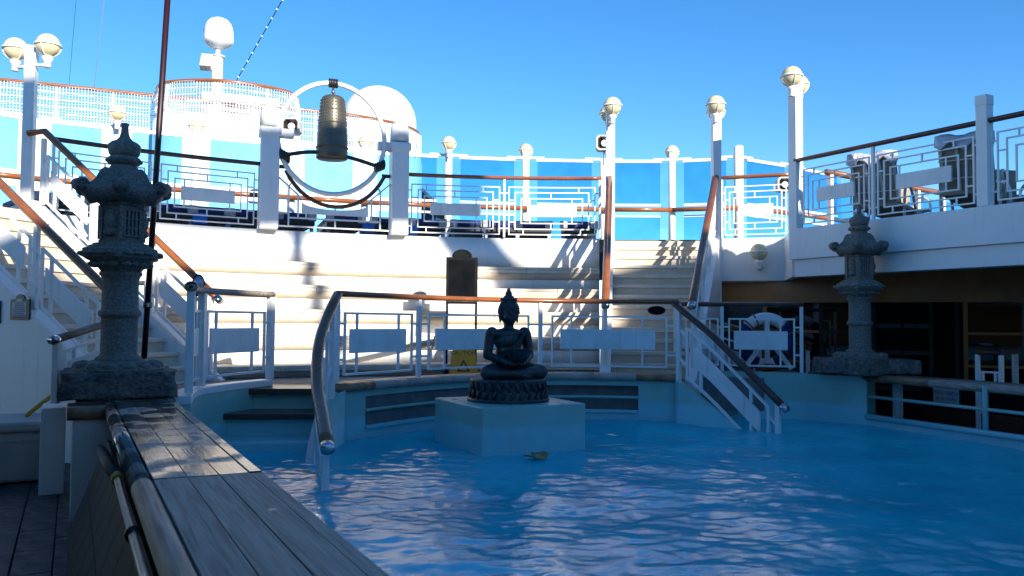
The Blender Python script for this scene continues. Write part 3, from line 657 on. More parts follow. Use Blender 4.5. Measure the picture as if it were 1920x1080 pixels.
# balcony railing to the right
bd = V((1.79, -3.15, 0)).normalized(); B0 = V((4.62, 13.43, DZ))
BP = [B0, B0 + bd * 9]
railing('long white lattice balcony railing with dark handrail above the right fascia', BP, [.1, 1.45, 3.05, 3.2, 5.0, 6.8], H=RHh, style='A', rail_mat='teak_dark', over=(.1, 1), post=.045, skip_posts=(0, 2, 3))
def post_on(p, h, w_, label, d=bd):
    t = thing('square_post', p, label, 'post'); n_ = d.cross(UP)
    MB().box(p + UP * h / 2, d * w_ / 2, n_ * w_ / 2, UP * h / 2).build('shaft', 'white', t, bevel=.006)
    MB().box(p + UP * (h - .03), d * (w_ / 2 + .008), n_ * (w_ / 2 + .008), UP * .07).build('cap', 'white', t, bevel=.012)
    return t
post_on(B0 + bd * 3.12, 1.42, .15, 'plain square white post dividing the right balcony railing')
# fascia
fa = thing('balcony_fascia', B0, 'plain two step white fascia beam under the right balcony', 'fascia')
fn = bd.cross(UP); fn = fn if fn.x > 0 else -fn      # points outboard (right)
MB().sweep([B0 - bd * .02 - UP * DZ - fn * .02, B0 + bd * 12 - UP * DZ - fn * .02], [(-.0, 2.64), (.25, 2.64), (.25, DZ - .005), (-.0, DZ - .005)] if False else [(-.12, 2.64), (.12, 2.64), (.12, DZ - .012), (-.12, DZ - .012)]).build('upper_band', 'white', fa, bevel=.006)
MB().sweep([B0 + bd * .03 - UP * DZ + fn * .05, B0 + bd * 12 - UP * DZ + fn * .05], [(-.12, 2.36), (.12, 2.36), (.12, 2.637), (-.12, 2.637)]).build('lower_band', 'white', fa, bevel=.006)
MB().sweep([V((4.9, 14.66, 0)), V((4.64, 13.5, 0))], [(-.06, 2.37), (.06, 2.37), (.06, DZ - .013), (-.06, DZ - .013)]).build('end_return', 'white', fa)
wl = thing('globe_wall', V((4.2, 14.4, 2.4)), 'white wall panel carrying a globe lamp right of the stairs', 'wall')
w0, w1 = flat((3.76, 15.1)), flat((4.98, 14.66)); wdv = (w1 - w0).normalized(); wnv = V((wdv.y, -wdv.x, 0)); wnv = wnv if wnv.y < 0 else -wnv
MB().sweep([w0 - wdv * .05, w1], [(-.06, 2.37), (.06, 2.37), (.06, DZ - .004), (-.06, DZ - .004)]).build('panel', 'white', wl, bevel=.005)
MB().sweep([w0, w1], [(-.075, 2.345), (.055, 2.345), (.055, 2.368), (-.075, 2.368)]).build('trim', 'teak_old', wl)

# café front under the balcony
cf = thing('cafe_building', V((6, 13.4, 0)), 'dark glazed cafe front with bronze band under the right balcony', 'shopfront')
C = Path([flat((3.72, 15.35)), flat((6.1, 14.15)), flat((8.5, 12.95)), flat((11.3, 11.2))])
cn = V((-.4, -.9, 0)).normalized()
MB().sweep(C.cut(0, C.len), [(-.1, 1.98), (.1, 1.98), (.1, 2.55), (-.1, 2.55)]).build('bronze_band', 'bronze_panel', cf)
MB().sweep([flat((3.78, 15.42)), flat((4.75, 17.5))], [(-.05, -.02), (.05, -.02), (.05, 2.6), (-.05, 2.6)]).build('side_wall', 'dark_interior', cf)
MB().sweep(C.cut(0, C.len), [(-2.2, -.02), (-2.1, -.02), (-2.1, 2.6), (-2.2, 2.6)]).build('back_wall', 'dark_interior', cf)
MB().prism([(3.9, 15.3), (5.15, 14.8), (4.85, 13.55), (9.7, 5.0), (14, 8), (12, 14), (5, 18)], 2.62, 2.70).build('soffit', 'soffit', cf)
for s in (.1, .95, 1.9, 2.62, 2.75, 3.62, 4.0, 4.12, 5.4, 6.6):
    p = C(s); MB().box(p + UP * .99, V((.03, -.012, 0)), V((.012, .03, 0)), UP * .985).build('mullion', 'bronze_panel' if s in (.95, .1, 4.12, 5.4) else 'dark_interior', cf)
for a, b in ((.13, .92), (.98, 1.87), (1.93, 2.59), (4.15, 5.37), (5.43, 6.57)):
    MB().sweep([C(a), C(b)], [(-.006, .02), (.006, .02), (.006, 1.97), (-.006, 1.97)]).build('pane', 'clear_glass', cf)
    for z in (.92, 1.45): MB().sweep([C(a), C(b)], [(-.03, z), (.03, z), (.03, z + .045), (-.03, z + .045)]).build('transom', 'bronze_panel' if a != 1.93 else 'dark_interior', cf)
for a, b in ((2.78, 3.18), (3.2, 3.59)):
    dr = MB().sweep([C(a), C(b)], [(-.03, .02), (.0, .02), (.0, 1.9), (-.03, 1.9)]).build('door', 'slate', cf)
    for z in (.5, 1.1, 1.55): MB().sweep([C(a), C(b)], [(-.01, z), (.02, z), (.02, z + .07), (-.01, z + .07)]).build('rail', 'black_paint', dr)
tables = thing('cafe_counter', C(1.2) + V((.6, 1.2, 0)), 'pale cafe counter seen dimly behind the dark glass', 'counter')
MB().box(C(1.2) + V((.6, 1.2, .5)), V((.9, -.4, 0)), V((.1, .25, 0)), UP * .5).build('counter_body', 'grey_fabric', tables)
MB().box(C(1.2) + V((.6, 1.2, 1.02)), V((.95, -.42, 0)), V((.12, .3, 0)), UP * .02).build('counter_top', 'teak', tables)

# pool depth sign on the screen behind the right wall
kb = thing('bar_screen', RC(2.6) + V((1.0, .45, 0)), 'dark low screen behind the right pool wall', 'screen')
g0, g1 = RC(.9) + V((1.0, .5, 0)), RC(5.5) + V((1.0, .45, 0)); gd = (g1 - g0).normalized(); gn = gd.cross(UP); gn = gn if gn.x < 0 else -gn
MB().sweep([g0, g1], [(-.03, .0), (.03, .0), (.03, .42), (-.03, .42)]).build('kick_board', 'teak_dark', kb)
MB().sweep([g0, g1], [(-.025, .42), (.025, .42), (.025, .80), (-.025, .80)]).build('screen_panel', 'slate', kb)
def onplane(u, v, o, n_):
    d = ray(u, v); e = V((0, 0, EYE)); return e + d * ((o - e).dot(n_) / d.dot(n_))
pc = onplane(1775, 742, g0 + gn * .04, gn)
pd = thing('depth_sign', pc, 'framed white pool depth sign behind the right pool wall', 'sign')
MB().box(pc, gd * .235, gn * .012, UP * .125).build('frame', 'black_paint', pd, bevel=.004)
MB().box(pc + gn * .012, gd * .21, gn * .004, UP * .10).build('panel', 'paper', pd)
tx = gd if gd.cross(UP).dot(gn) > 0 else -gd
text('lettering', 'POOL DEPTH', pc + gn * .018 + UP * .04, tx, UP, .068, 'ink', pd)
text('lettering', '5ft 7in - 1.69m', pc + gn * .018 - UP * .045, tx, UP, .056, 'ink', pd)
# small gate-like railing in front of the cafe
q0 = at(1830, 655, 11.3); q1 = at(1880, 657, 11.0); q0.z = q1.z = 0
gt, GP = railing('small white lattice gate with wooden top in front of the cafe door', [q0 + UP * .0, q1 + UP * .0], [.02, Path([q0, q1]).len - .02], H=1.22, rail_mat='teak_dark', over=(.0, .0), post=.05)
q2 = at(1903, 657, 11.6); q2.z = 0
MB().box(q2 + UP * .61, V((.03, 0, 0)), V((0, .03, 0)), UP * .61).build('post', 'white', gt)
MB().sweep([q1 + UP * 1.24, q2 + UP * 1.24], RAILP).build('handrail', 'teak_dark', gt)

# descending rail behind lifebuoy
q0 = at(1306, 594, 13.2); q1 = at(1520, 655, 13.4)
rr = thing('lattice_railing', V((q1.x, q1.y, .2)), 'short dark handrail sloping down behind the lifebuoy', 'railing')
MB().sweep([q0, q1], RAILP).build('handrail', 'teak', rr, smooth=2)
MB().sweep([q0 - (q1 - q0).normalized() * .07, q0], ell(.055, .04)).build('end_cap', 'chrome', rr, smooth=2)
lp = Path([q0 - UP * .9, q1 - UP * .9]); lattice(rr, lp, .1, lp.len * .55, .85, 'B', t=.034)
for s in (.1, lp.len * .55, lp.len - .05): MB().box(lp(s) + UP * .42, V((.025, 0, 0)), V((0, .025, 0)), UP * .45).build('post', 'white', rr)

# ------------------------------------------------------------------ lifebuoy on its stand
lc = at(1436, 640, 12.95); lb = thing('lifebuoy', lc - UP * .42, 'large white and navy lifebuoy ring on white stand behind lattice railing', 'lifebuoy')
ax = V((1, -.12, 0)).normalized(); fwd = V((-.12, -1, 0)).normalized(); r0 = .36
for i, (a0_, a1_, mt) in enumerate(((45, 140, 'white'), (140, 250, 'navy'), (250, 290, 'white'), (290, 405, 'navy'))):
    pth = [lc + ax * (r0 * math.cos(R(a0_ + (a1_ - a0_) * k / 14))) + UP * (r0 * math.sin(R(a0_ + (a1_ - a0_) * k / 14))) for k in range(15)]
    MB().sweep(pth, ell(.09, .075, 14), up=fwd).build('ring_section', mt, lb, smooth=2)
for a in (115, 135, 20, 200, 330):
    p = lc + ax * (r0 * math.cos(R(a))) + UP * (r0 * math.sin(R(a)))
    MB().sweep([p + ax * (.105 * math.cos(t) * math.cos(R(a))) + UP * (.105 * math.cos(t) * math.sin(R(a))) + fwd * (.09 * math.sin(t)) for t in [2 * math.pi * k / 16 for k in range(16)]], ell(.012, .012, 6), closed=True).build('rope_band', 'rope', lb, smooth=1)
st_ = thing('lifebuoy_stand', lc - UP * .45, 'white three legged stand that carries the lifebuoy', 'stand')
bk = lc - fwd * -.11
MB().bar(bk - UP * .40, bk + UP * .34, .07, .03, up=fwd).build('mast', 'white', st_)
for s in (-1, 1): MB().bar(bk + UP * .06 + fwd * .035, bk - UP * .42 + ax * .36 * s + fwd * .035, .07, .03, up=fwd).build('leg', 'white', st_)
tag(MB().ball(lc - UP * .40 + fwd * .16, (.2, .07, .06)).build('line_bag', 'orange', smooth=1), 'orange brown rope bag lying under the lifebuoy', 'bag')

# ------------------------------------------------------------------ bell
thL, thR = thU(500, RD - .06), thU(745, RD - .06)
pL, pR = arc(thL, RD - .06, DZ), arc(thR, RD - .06, DZ); bx_ = (pR - pL).normalized(); bn = bx_.cross(UP); bn = bn if bn.y < 0 else -bn
def bell_pillar(p, h, label, s):
    t = thing('bell_pillar', p, label, 'pillar', 'bell pillars'); r = .155
    MB().box(p + UP * h * .5, bx_ * r, bn * r, UP * h / 2).build('shaft', 'white', t, bevel=.02)
    MB().box(p + UP * (h + .0), bx_ * (r + .03), bn * (r + .03), UP * .075).build('collar', 'white', t, bevel=.03)
    MB().lathe(p + UP * (h + .1), [(r * 1.12, 0), (r * 1.1, .22), (r * .95, .31), (r * .55, .36), (.01, .375)], 20).build('head', 'white', t, smooth=2)
    MB().bar(p + UP * (h + .0), p + bx_ * s * .40 + UP * (h + .0), .15, .15).build('bracket', 'white', t, bevel=.015)
bell_pillar(pL, 1.68, 'white pillar with rounded head at left of the bell ring', 1)
bell_pillar(pR, 1.60, 'white pillar with rounded head at right of the bell ring', -1)
bc = at(623, 260, (pL.y + pR.y) / 2 - .1); br = .93
rg = thing('bell_ring', bc - UP * br, 'white tubular ring from which the bronze bell hangs', 'ring')
MB().sweep([bc + bx_ * (br * math.cos(t)) + UP * (1.06 * br * math.sin(t)) for t in [2 * math.pi * k / 56 for k in range(56)]], ell(.043, .043, 12), closed=True, up=bn).build('hoop', 'white', rg, smooth=1)
def knot(p, n_=4, r=.055, ax_=bx_):
    m = MB()
    for k in range(n_): m.sweep([p + ax_ * (-.06 + .04 * k) + bn * (r * 1.2 * math.cos(t)) + UP * (r * 1.2 * math.sin(t)) for t in [2 * math.pi * i / 12 for i in range(12)]], ell(.027, .024, 6), closed=True, up=ax_)
    return m
knot(bc + UP * br * 1.06, 4, .05).build('top_lashing', 'black_iron', rg, smooth=1)
for s, dz in ((-1, -.36), (1, -.44)):
    p = bc + bx_ * s * .83 + UP * dz; knot(p, 5, .06, (bx_ * .9 + UP * .45 * s).normalized()).build('side_lashing', 'black_iron', rg, smooth=1)
crossb = spline([bc + bx_ * -.83 + UP * -.36, bc + bx_ * -.4 + UP * -.27, bc + UP * -.27, bc + bx_ * .4 + UP * -.33, bc + bx_ * .83 + UP * -.44], 6)
MB().sweep(crossb, ell(.03, .035, 10)).build('cross_bar', 'black_iron', rg, smooth=2)
bt = bc + UP * (.73)
be = thing('bell', bt - UP * 1.1, 'tall studded bronze bell hanging inside the white ring', 'bell')
prof = [(.255, -1.10), (.275, -1.08), (.272, -1.0), (.268, -.86), (.258, -.66), (.244, -.45), (.225, -.22), (.206, -.06), (.190, -.01), (.15, .02), (.01, .03)]
MB().lathe(bt, prof, 32).build('bell_body', 'bronze_bell', be, smooth=2)
m = MB()
for row in range(7):
    z = -.06 - row * .055 - (.03 if row > 2 else 0); rr_ = .202 + (-z) * .098
    for k in range(28):
        if k % 7 in (0,): continue
        a = 2 * math.pi * k / 28; m.ball(bt + V((rr_ * math.cos(a), rr_ * math.sin(a), z)), .013, 6, 4)
sd = m.build('stud_rows', 'bronze_bell', be, smooth=1); sd['kind'] = 'stuff'
m = MB()
for z in (-.24, -.48, -.90): rr_ = .203 + (-z) * .085; m.sweep([bt + V((rr_ * math.cos(t), rr_ * math.sin(t), z)) for t in [2 * math.pi * k / 32 for k in range(32)]], ell(.01, .012, 6), closed=True)
m.build('moulding', 'bronze_bell', be, smooth=1)
m = MB(); m.tube([bt + UP * .02, bt + UP * .17], .02, 8); m.ball(bt + UP * .1, .04, 10, 6); m.build('hanger', 'steel', be, smooth=2)
# dipped rail below the bell
dr_ = thing('dipped_railing', (pL + pR) / 2, 'railing with handrail dipping in a curve under the bell', 'railing')
half = (pR - pL).length / 2 - .17; mid_ = (pL + pR) / 2
cv = [mid_ + bx_ * (-half) + UP * 1.10, mid_ + bx_ * (-half + .14) + UP * 1.10]
for k in range(17):
    t = math.pi * (1.165 + (1.835 - 1.165) * k / 16); cv.append(mid_ + bx_ * (1.02 * half * math.cos(t)) + UP * (1.60 + 1.15 * math.sin(t)))
cv += [mid_ + bx_ * (half - .14) + UP * 1.06, mid_ + bx_ * half + UP * 1.06]
cv = [p for p in cv]
MB().sweep(cv, RAILP).build('handrail', 'teak_dark', dr_, smooth=2)
m = MB(); t = .026
def B_(x0, z0, x1, z1): m.bar(mid_ + bx_ * x0 + UP * z0, mid_ + bx_ * x1 + UP * z1, t, t, up=bn)
for s in (-1, 1):
    B_(s * .98, .06, s * .98, .92); B_(s * .98, .92, s * .56, .55); B_(s * .80, .06, s * .80, .77); B_(s * .98, .70, s * half, .70); B_(s * .98, .25, s * half, .25); B_(s * .98, .55, s * .8, .55); B_(s * .98, .3, s * .8, .3); B_(s * .64, .22, s * .64, .62); B_(s * .8, .77, s * .72, .88)
B_(-.98, .07, .98, .07); B_(-.8, .22, .8, .22); B_(0, .07, 0, .22); B_(0, .30, 0, .48); B_(-.5, .22, -.5, .32); B_(.5, .22, .5, .32)
m.build('lattice_panel', 'white', dr_)
pl = [mid_ + bx_ * -.58 + UP * .30, mid_ + bx_ * .58 + UP * .30, mid_ + bx_ * .58 + UP * .52] + [mid_ + bx_ * (.58 * math.cos(math.pi * k / 12)) + UP * (.52 - .13 * math.sin(math.pi * k / 12)) for k in range(1, 12)] + [mid_ + bx_ * -.58 + UP * .52]
MB().plate(pl, bn, .03).build('plate', 'white_worn', dr_)

# ------------------------------------------------------------------ globe lamps
def globe(root, c, r=.165, arm=None, n=3, rot=0):
    g = MB().ball(c, r, 24, 16).build('globe', 'globe', root, smooth=1)
    m = MB(); m.sweep([c + V((1.03 * r * math.cos(t), 1.03 * r * math.sin(t), .0)) for t in [2 * math.pi * k / 28 for k in range(28)]], [(-.008, -.014), (.01, -.014), (.01, .014), (-.008, .014)], closed=True)
    for k in range(n):
        a = 2 * math.pi * k / n + rot; m.sweep([c + V((1.035 * r * math.cos(b) * math.cos(a), 1.035 * r * math.cos(b) * math.sin(a), 1.035 * r * math.sin(b))) for b in [-math.pi / 2 * i / 8 for i in range(9)]], ell(.008, .008, 6))
    m.build('cage', 'white', root, smooth=2)
    m = MB().lathe(c - UP * (r * 1.03 + .16), [(.045, 0), (.05, .01), (.05, .09), (.075, .12), (.075, .15), (.06, .165)], 16)
    if arm is not None: m.tube([c - UP * (r + .12), arm], .025, 8)
    m.build('holder', 'white', root, smooth=2)
def lamp_post(p, h, wd_, label, axis, e=.27, d=bd, zoff=(.0, .0)):
    t = thing('lamp_post', p, label, 'lamp post', 'tall posts with twin globe lamps'); n_ = d.cross(UP)
    MB().box(p + UP * h / 2, d * wd_ / 2, n_ * wd_ / 2, UP * h / 2).build('shaft', 'white', t, bevel=.006)
    MB().box(p + UP * (h + .02), d * (wd_ / 2 + .004), n_ * (wd_ / 2 + .004), UP * .09).build('cap', 'white', t, bevel=.008)
    for s in (-1, 1): globe(t, p + axis * s * e + UP * (h + .10), arm=p + UP * (h - .17), rot=.5 * s)
    return t
def base_at(u, D, z=DZ): q = at(u, 500, D); return V((q.x, q.y, z))
lamp_post(V((1.80, 15.22, 1.0)), 4.45, .155, 'white lamp post with twin globes and loudspeaker behind, left of the right stairs', (V((.02, -1, 0))).normalized(), d=V((1, 0, 0)))
lamp_post(V((3.72, 15.05, 1.0)), 4.45, .155, 'white lamp post with twin globes at right of the right stairs', (V((-.25, -1, 0))).normalized(), d=V((1, .1, 0)).normalized())
lamp_post(B0 + V((.02, .05, 0)), 2.36, .165, 'tall white lamp post with twin globes at the balcony corner', V((-.5, -.86, 0)))
lamp_post(V((-7.0, 11.85, 1.0)), 4.42, .145, 'large white lamp post with twin globes beside the left stairs', V((.95, -.3, 0)).normalized(), e=.30, d=V((1, .2, 0)).normalized())
gl = thing('wall_lamp', w0, 'cream globe lamp on the white wall below the lattice', 'wall lamp')
gp = onplane(1423, 472, w0 + wnv * .30, wnv); globe(gl, gp, arm=None, r=.15)
MB().tube([gp - UP * .27, gp - UP * .30 - wnv * .1, gp - UP * .22 - wnv * .26], .03, 8).build('arm', 'white', gl, smooth=2)
MB().sweep([gp - UP * .22 - wnv * .24, gp - UP * .22 - wnv * .215], ell(.09, .09, 18)).build('rose', 'white', gl, smooth=2)

# ------------------------------------------------------------------ glass windscreen with posts
GT = 5.46
gpts = [(-40, 15.4), (60, 16.0), (215, 16.75), (365, 17.4), (545, 18.2), (683, 18.85), (840, 19.35), (985, 19.6), (1131, 19.7), (1260, 19.65), (1385, 19.2), (1485, 20.2), (1580, 21.6)]
GP_ = [flat(at(u, 400, D)) for u, D in gpts]
labs = ['far left beyond the left lamp post', 'left lamp post and second globe', 'with shadowed globe above the lantern', 'behind the left lattice railing', 'behind the bell pillar', 'behind the bell ring', 'just right of the bell pillar', 'left of the speaker post', 'above the top of the right stairs', 'right of the stair head', 'above the right lattice', 'beyond the balcony corner']
ord_ = ['first', 'second', 'third', 'fourth', 'fifth', 'sixth', 'seventh', 'eighth', 'ninth', 'tenth', 'eleventh', 'twelfth']
for i, (a, b) in enumerate(zip(GP_, GP_[1:])):
    d = (b - a).normalized(); n_ = d.cross(UP)
    t = thing('windscreen_bay', a + UP * DZ, f'tinted blue glass windscreen bay, {ord_[i]} from the left', 'windscreen', 'glass windscreen bays')
    sA, sB = a + d * .28, b - d * .28
    for z0, z1 in ((DZ + .02, 4.16), (4.44, GT - .04)):
        MB().box((sA + sB) / 2 + UP * (z0 + z1) / 2, (sB - sA) / 2, n_ * .006, UP * (z1 - z0) / 2).build('pane', 'blue_glass', t)
    for q, e_ in ((a + d * .18, .095), (b - d * .18, .095)):
        MB().box(q + UP * (DZ + GT) / 2, d * e_, n_ * .004, UP * (GT - DZ) / 2 - UP * .04).build('side_pane', 'blue_glass', t).data.materials[0] = MATS['pale_glass'] if 'pale_glass' in MATS else MATS['clear_glass']
    MB().bar(sA - d * .02 + UP * GT, sB + d * .02 + UP * GT, .06, .07).build('top_rail', 'white', t)
    for q0_, q1_ in ((a + d * .08, a + d * .45), (b - d * .45, b - d * .08)): MB().bar(q0_ + UP * (GT + .045), q1_ + UP * (GT + .045), .075, .055).build('clip', 'white', t)
    MB().bar(sA + UP * 4.41, sB + UP * 4.41, .05, .05).build('mid_rail', 'white', t); MB().bar(sA + UP * 4.14, sB + UP * 4.14, .05, .045).build('mid_rail', 'white', t)
    MB().sweep([a - n_ * (.16 if n_.y > 0 else -.16) + UP * 4.28, b - n_ * (.16 if n_.y > 0 else -.16) + UP * 4.28], ell(.06, .055)).build('handrail', 'teak', t, smooth=2)
hasglobe = {0, 2, 3, 5, 6, 7, 9}
gl_lab = {0: 'at far left edge', 2: 'between left lamp post and stone lantern', 3: 'behind the red pole, above the left railing', 5: 'behind the bell ring', 6: 'just right of the bell', 7: 'midway between bell and right stairs', 9: 'above the right stair head'}
for i, p in enumerate(GP_[:-1]):
    if i == 1: continue
    d = (GP_[i + 1] - p).normalized(); tl_ = V((-p.x, -p.y, 0)).normalized()
    if i in hasglobe:
        t = thing('screen_lamp', p + UP * DZ, 'white screen post with single cream globe ' + gl_lab[i], 'lamp post', 'windscreen posts with globes')
        MB().tube([p + UP * DZ, p + UP * (GT + .17)], .085, 16).build('shaft', 'white', t, smooth=2)
        sgn = -1 if i in (2, 6) else 1
        globe(t, p + (tl_ * .24 if i in (2, 6) else tl_ * -.24) + UP * (GT + .28), arm=p + UP * (GT + .02))
    else:
        t = thing('screen_post', p + UP * DZ, 'plain round white windscreen post ' + {4: 'behind the left bell pillar', 8: 'behind the loudspeaker', 10: 'rising above the right lattice railing', 11: 'at the far right screen corner'}[i], 'post', 'windscreen posts without globes')
        MB().tube([p + UP * DZ, p + UP * (GT + (.28 if i == 10 else .05))], .085 if i != 10 else .11, 16).build('shaft', 'white', t, smooth=2)
        MB().lathe(p + UP * (GT + (.28 if i == 10 else .05)), [(.08, 0), (.07, .02), (.01, .03)], 16).build('cap', 'white', t)

# outboard glass rail right of the balcony
oa, ob = V((5.5, 14.4, 0)), V((9.8, 17.4, 0)); d = (ob - oa).normalized()
t = thing('glass_rail', oa + UP * DZ, 'glass and teak rail on the far side of the right deck behind the loungers', 'railing')
MB().sweep([oa + UP * 4.27, ob + UP * 4.27], ell(.06, .055)).build('handrail', 'teak', t, smooth=2)
MB().sweep([oa + UP * 3.3, ob + UP * 3.3], ell(.05, .03)).build('foot_rail', 'teak', t, smooth=2)
for k in range(6): MB().box(oa + d * (.1 + .95 * k) + UP * 3.7, d * .04, d.cross(UP) * .04, UP * .55).build('post', 'white', t)
for k in range(5): MB().box(oa + d * (.58 + .95 * k) + UP * 3.72, d * .38, d.cross(UP) * .006, UP * .38).build('pane', 'blue_glass', t)

# loudspeakers
def speaker(c, label, D):
    t = thing('loudspeaker', c, label, 'loudspeaker'); X = V((1, 0, 0)); o = []
    oct_ = [(-.17, -.10), (-.12, -.15), (.12, -.15), (.17, -.10), (.17, .10), (.12, .15), (-.12, .15), (-.17, .10)]
    m = MB(); n = 8
    vs_ = [c + V((a, 0, b)) for a, b in oct_] + [c + V((a * .85, .0, b * .82)) for a, b in oct_] + [c + V((a * .35, .16, b * .35)) for a, b in oct_] + [c + V((a * .9, .3, b * .9)) for a, b in oct_]
    F = []
    for i in range(8):
        j = (i + 1) % 8; F += [(i, j, 8 + j, 8 + i), (8 + i, 8 + j, 16 + j, 16 + i), (i, 24 + i, 24 + j, j)]
    F += [tuple(range(16, 24)), tuple(range(24, 32))]
    m.add(vs_, F).build('horn', 'frame_cream', t)
    MB().add([c + V((a * .84, .004, b * .81)) for a, b in oct_] + [c + V((a * .36, .15, b * .36)) for a, b in oct_], [(i, (i + 1) % 8, 8 + (i + 1) % 8, 8 + i) for i in range(8)]).build('throat', 'black_iron', t)
    MB().lathe((0, 0, 0), [(.065, -.1), (.065, -.02), (.05, 0), (.03, .0), (.01, -.03)], 14)
    mm = MB().lathe((0, 0, 0), [(.07, 0), (.068, .05), (.045, .06), (.03, .03), (.012, .045)], 14); q = V((0, -1, 0)).to_track_quat('Z', 'Y').to_matrix()
    MB().add([c + V((0, .12, 0)) + q @ v for v in mm.v], mm.f).build('driver', 'white', t, smooth=2)
    MB().tube([c + V((0, .15, -.14)), c + V((0, .15, -.42))], .018, 8).build('bracket', 'steel', t)
speaker(at(1134, 267, 16.2), 'white horn loudspeaker behind the lamp post left of the right stairs', 16)
speaker(at(544, 235, 15.6), 'white horn loudspeaker by the left bell pillar', 15)
speaker(at(1474, 345, 17.0), 'small grey loudspeaker beside the balcony corner post', 16)

# ------------------------------------------------------------------ sun loungers on the upper deck
def lounger_flat(th, r, label):
    p = arc(th, r, DZ); f = (p - CC); f.z = 0; f.normalize(); x = f.cross(UP); t = thing('sun_lounger', p, label, 'sun lounger', 'flat navy loungers behind the upper railing')
    MB().box(p + f * .95 + UP * .20, x * .34, f * .95, UP * .05).build('frame', 'black_iron', t, bevel=.01)
    for sx in (-1, 1):
        for yy in (.12, 1.75): MB().box(p + f * yy + x * sx * .3 + UP * .08, x * .03, f * .03, UP * .08).build('leg', 'grey_fabric', t)
    MB().box(p + f * .95 + UP * .31, x * .33, f * .96, UP * .06).build('mattress', 'navy', t, bevel=.03)
    for sx in (-1, 1): MB().box(p - f * .015 + x * sx * .29 + UP * .30, x * .075, f * .035, UP * .072).build('corner_guard', 'grey_fabric', t, bevel=.02)
    if random.random() < .55: MB().box(p + f * .1 + x * .42 + UP * .16, x * .12, f * .12, UP * .10).build('towel_bin', 'blue_towel', t, bevel=.02)
us = [100, 192, 322, 392, 462, 552, 646, 728, 800, 878, 940, 1000, 1085]
nm = ['far left behind the stair post', 'behind the left stair railing', 'right of the red pole', 'under the left lattice plate', 'next to the left bell pillar', 'under the bell, left', 'under the bell, middle', 'beside the right bell pillar', 'first right of the right bell pillar', 'second right of the right bell pillar', 'behind the thin post between bell and stairs', 'under the sunlit plate left of the stairs', 'nearest the right stairs']
for u, n_ in zip(us, nm): lounger_flat(thU(u, RD + .35), RD + .35, 'flat navy sun lounger ' + n_)
def lounger_up(p, f, label):
    x = f.cross(UP); t = thing('sun_lounger', p, label, 'sun lounger', 'reclined loungers on the right balcony')
    MB().box(p + f * .75 + UP * .28, x * .33, f * .8, UP * .03).build('seat', 'lounger_sling', t, bevel=.01)
    top = p - f * .28 + UP * 1.0; bot = p + f * .05 + UP * .28; ax_ = (top - bot)
    MB().box((top + bot) / 2, x * .33, ax_ / 2, ax_.cross(x).normalized() * .012).build('back_sling', 'lounger_sling', t)
    nb = ax_.cross(x).normalized(); nb = nb if nb.dot(f) < 0 else -nb
    for s in (-.3, -.1, .1, .3): MB().bar(bot + x * s + nb * .03, top + x * s + nb * .03, .035, .02, up=nb).build('slat', 'frame_cream', t)
    for k in (.3, .62): MB().bar(bot.lerp(top, k) - x * .33 + nb * .05, bot.lerp(top, k) + x * .33 + nb * .05, .02, .02).build('crossbar', 'frame_cream', t)
    for s in (-1, 1):
        MB().tube(spline([p + x * .36 * s + f * .1 + UP * .02, p + x * .37 * s + f * .12 + UP * .5, p + x * .37 * s + f * .45 + UP * .58, p + x * .36 * s + f * .8 + UP * .3, p + x * .36 * s + f * .95 + UP * .02], 5), .022, 8).build('arm', 'frame_cream', t, smooth=2)
    m = MB(); W_ = 9
    pts = []
    for i in range(W_):
        for j in range(7):
            s = -.36 + .72 * i / (W_ - 1); k = j / 6 * 2 - 1; a = top + x * s; dz = -abs(k) * (.13 + .06 * math.sin(i * 1.9)) * (1 if abs(k) > .3 else .3)
            pts.append(a + nb * (.06 * k + .02 * math.sin(i * 2.3)) + UP * (.05 + .02 * math.sin(i * 1.3) + dz))
    F = [(i * 7 + j, i * 7 + j + 1, i * 7 + 8 + j, i * 7 + 7 + j) for i in range(W_ - 1) for j in range(6)]
    o = m.add(pts, F).build('towel', 'towel', t, smooth=1); sm = o.modifiers.new('thick', 'SOLIDIFY'); sm.thickness = .03
for k, (u, D, lb_) in enumerate(((1646, 12.6, 'reclined lounger with white towel on its back, left of the balcony post'), (1818, 11.3, 'reclined lounger with white towel right behind the balcony post'))):
    p = base_at(u, D); lounger_up(p, V((.62, .78, 0)).normalized(), lb_)
for k, (u, D, lb_) in enumerate(((1700, 14.2, 'white framed chair between the two reclined loungers'), (1905, 12.6, 'white framed chair at the right picture edge'))):
    p = base_at(u, D); x = V((.9, .2, 0)).normalized(); f = V((-.2, .9, 0)).normalized(); t = thing('deck_chair', p, lb_, 'chair', 'white deck chairs')
    for s in (-1, 1): MB().tube(spline([p + x * .28 * s - f * .2, p + x * .3 * s - f * .22 + UP * .5, p + x * .3 * s + UP * .66, p + x * .3 * s + f * .2 + UP * .55, p + x * .28 * s + f * .25], 5), .022, 8).build('side_frame', 'white', t, smooth=2)
    MB().box(p + UP * .4, x * .27, f * .24, UP * .02).build('seat', 'lounger_sling', t); MB().box(p + f * .26 + UP * .65, x * .27, f * .015, UP * .24).build('backrest', 'lounger_sling', t)

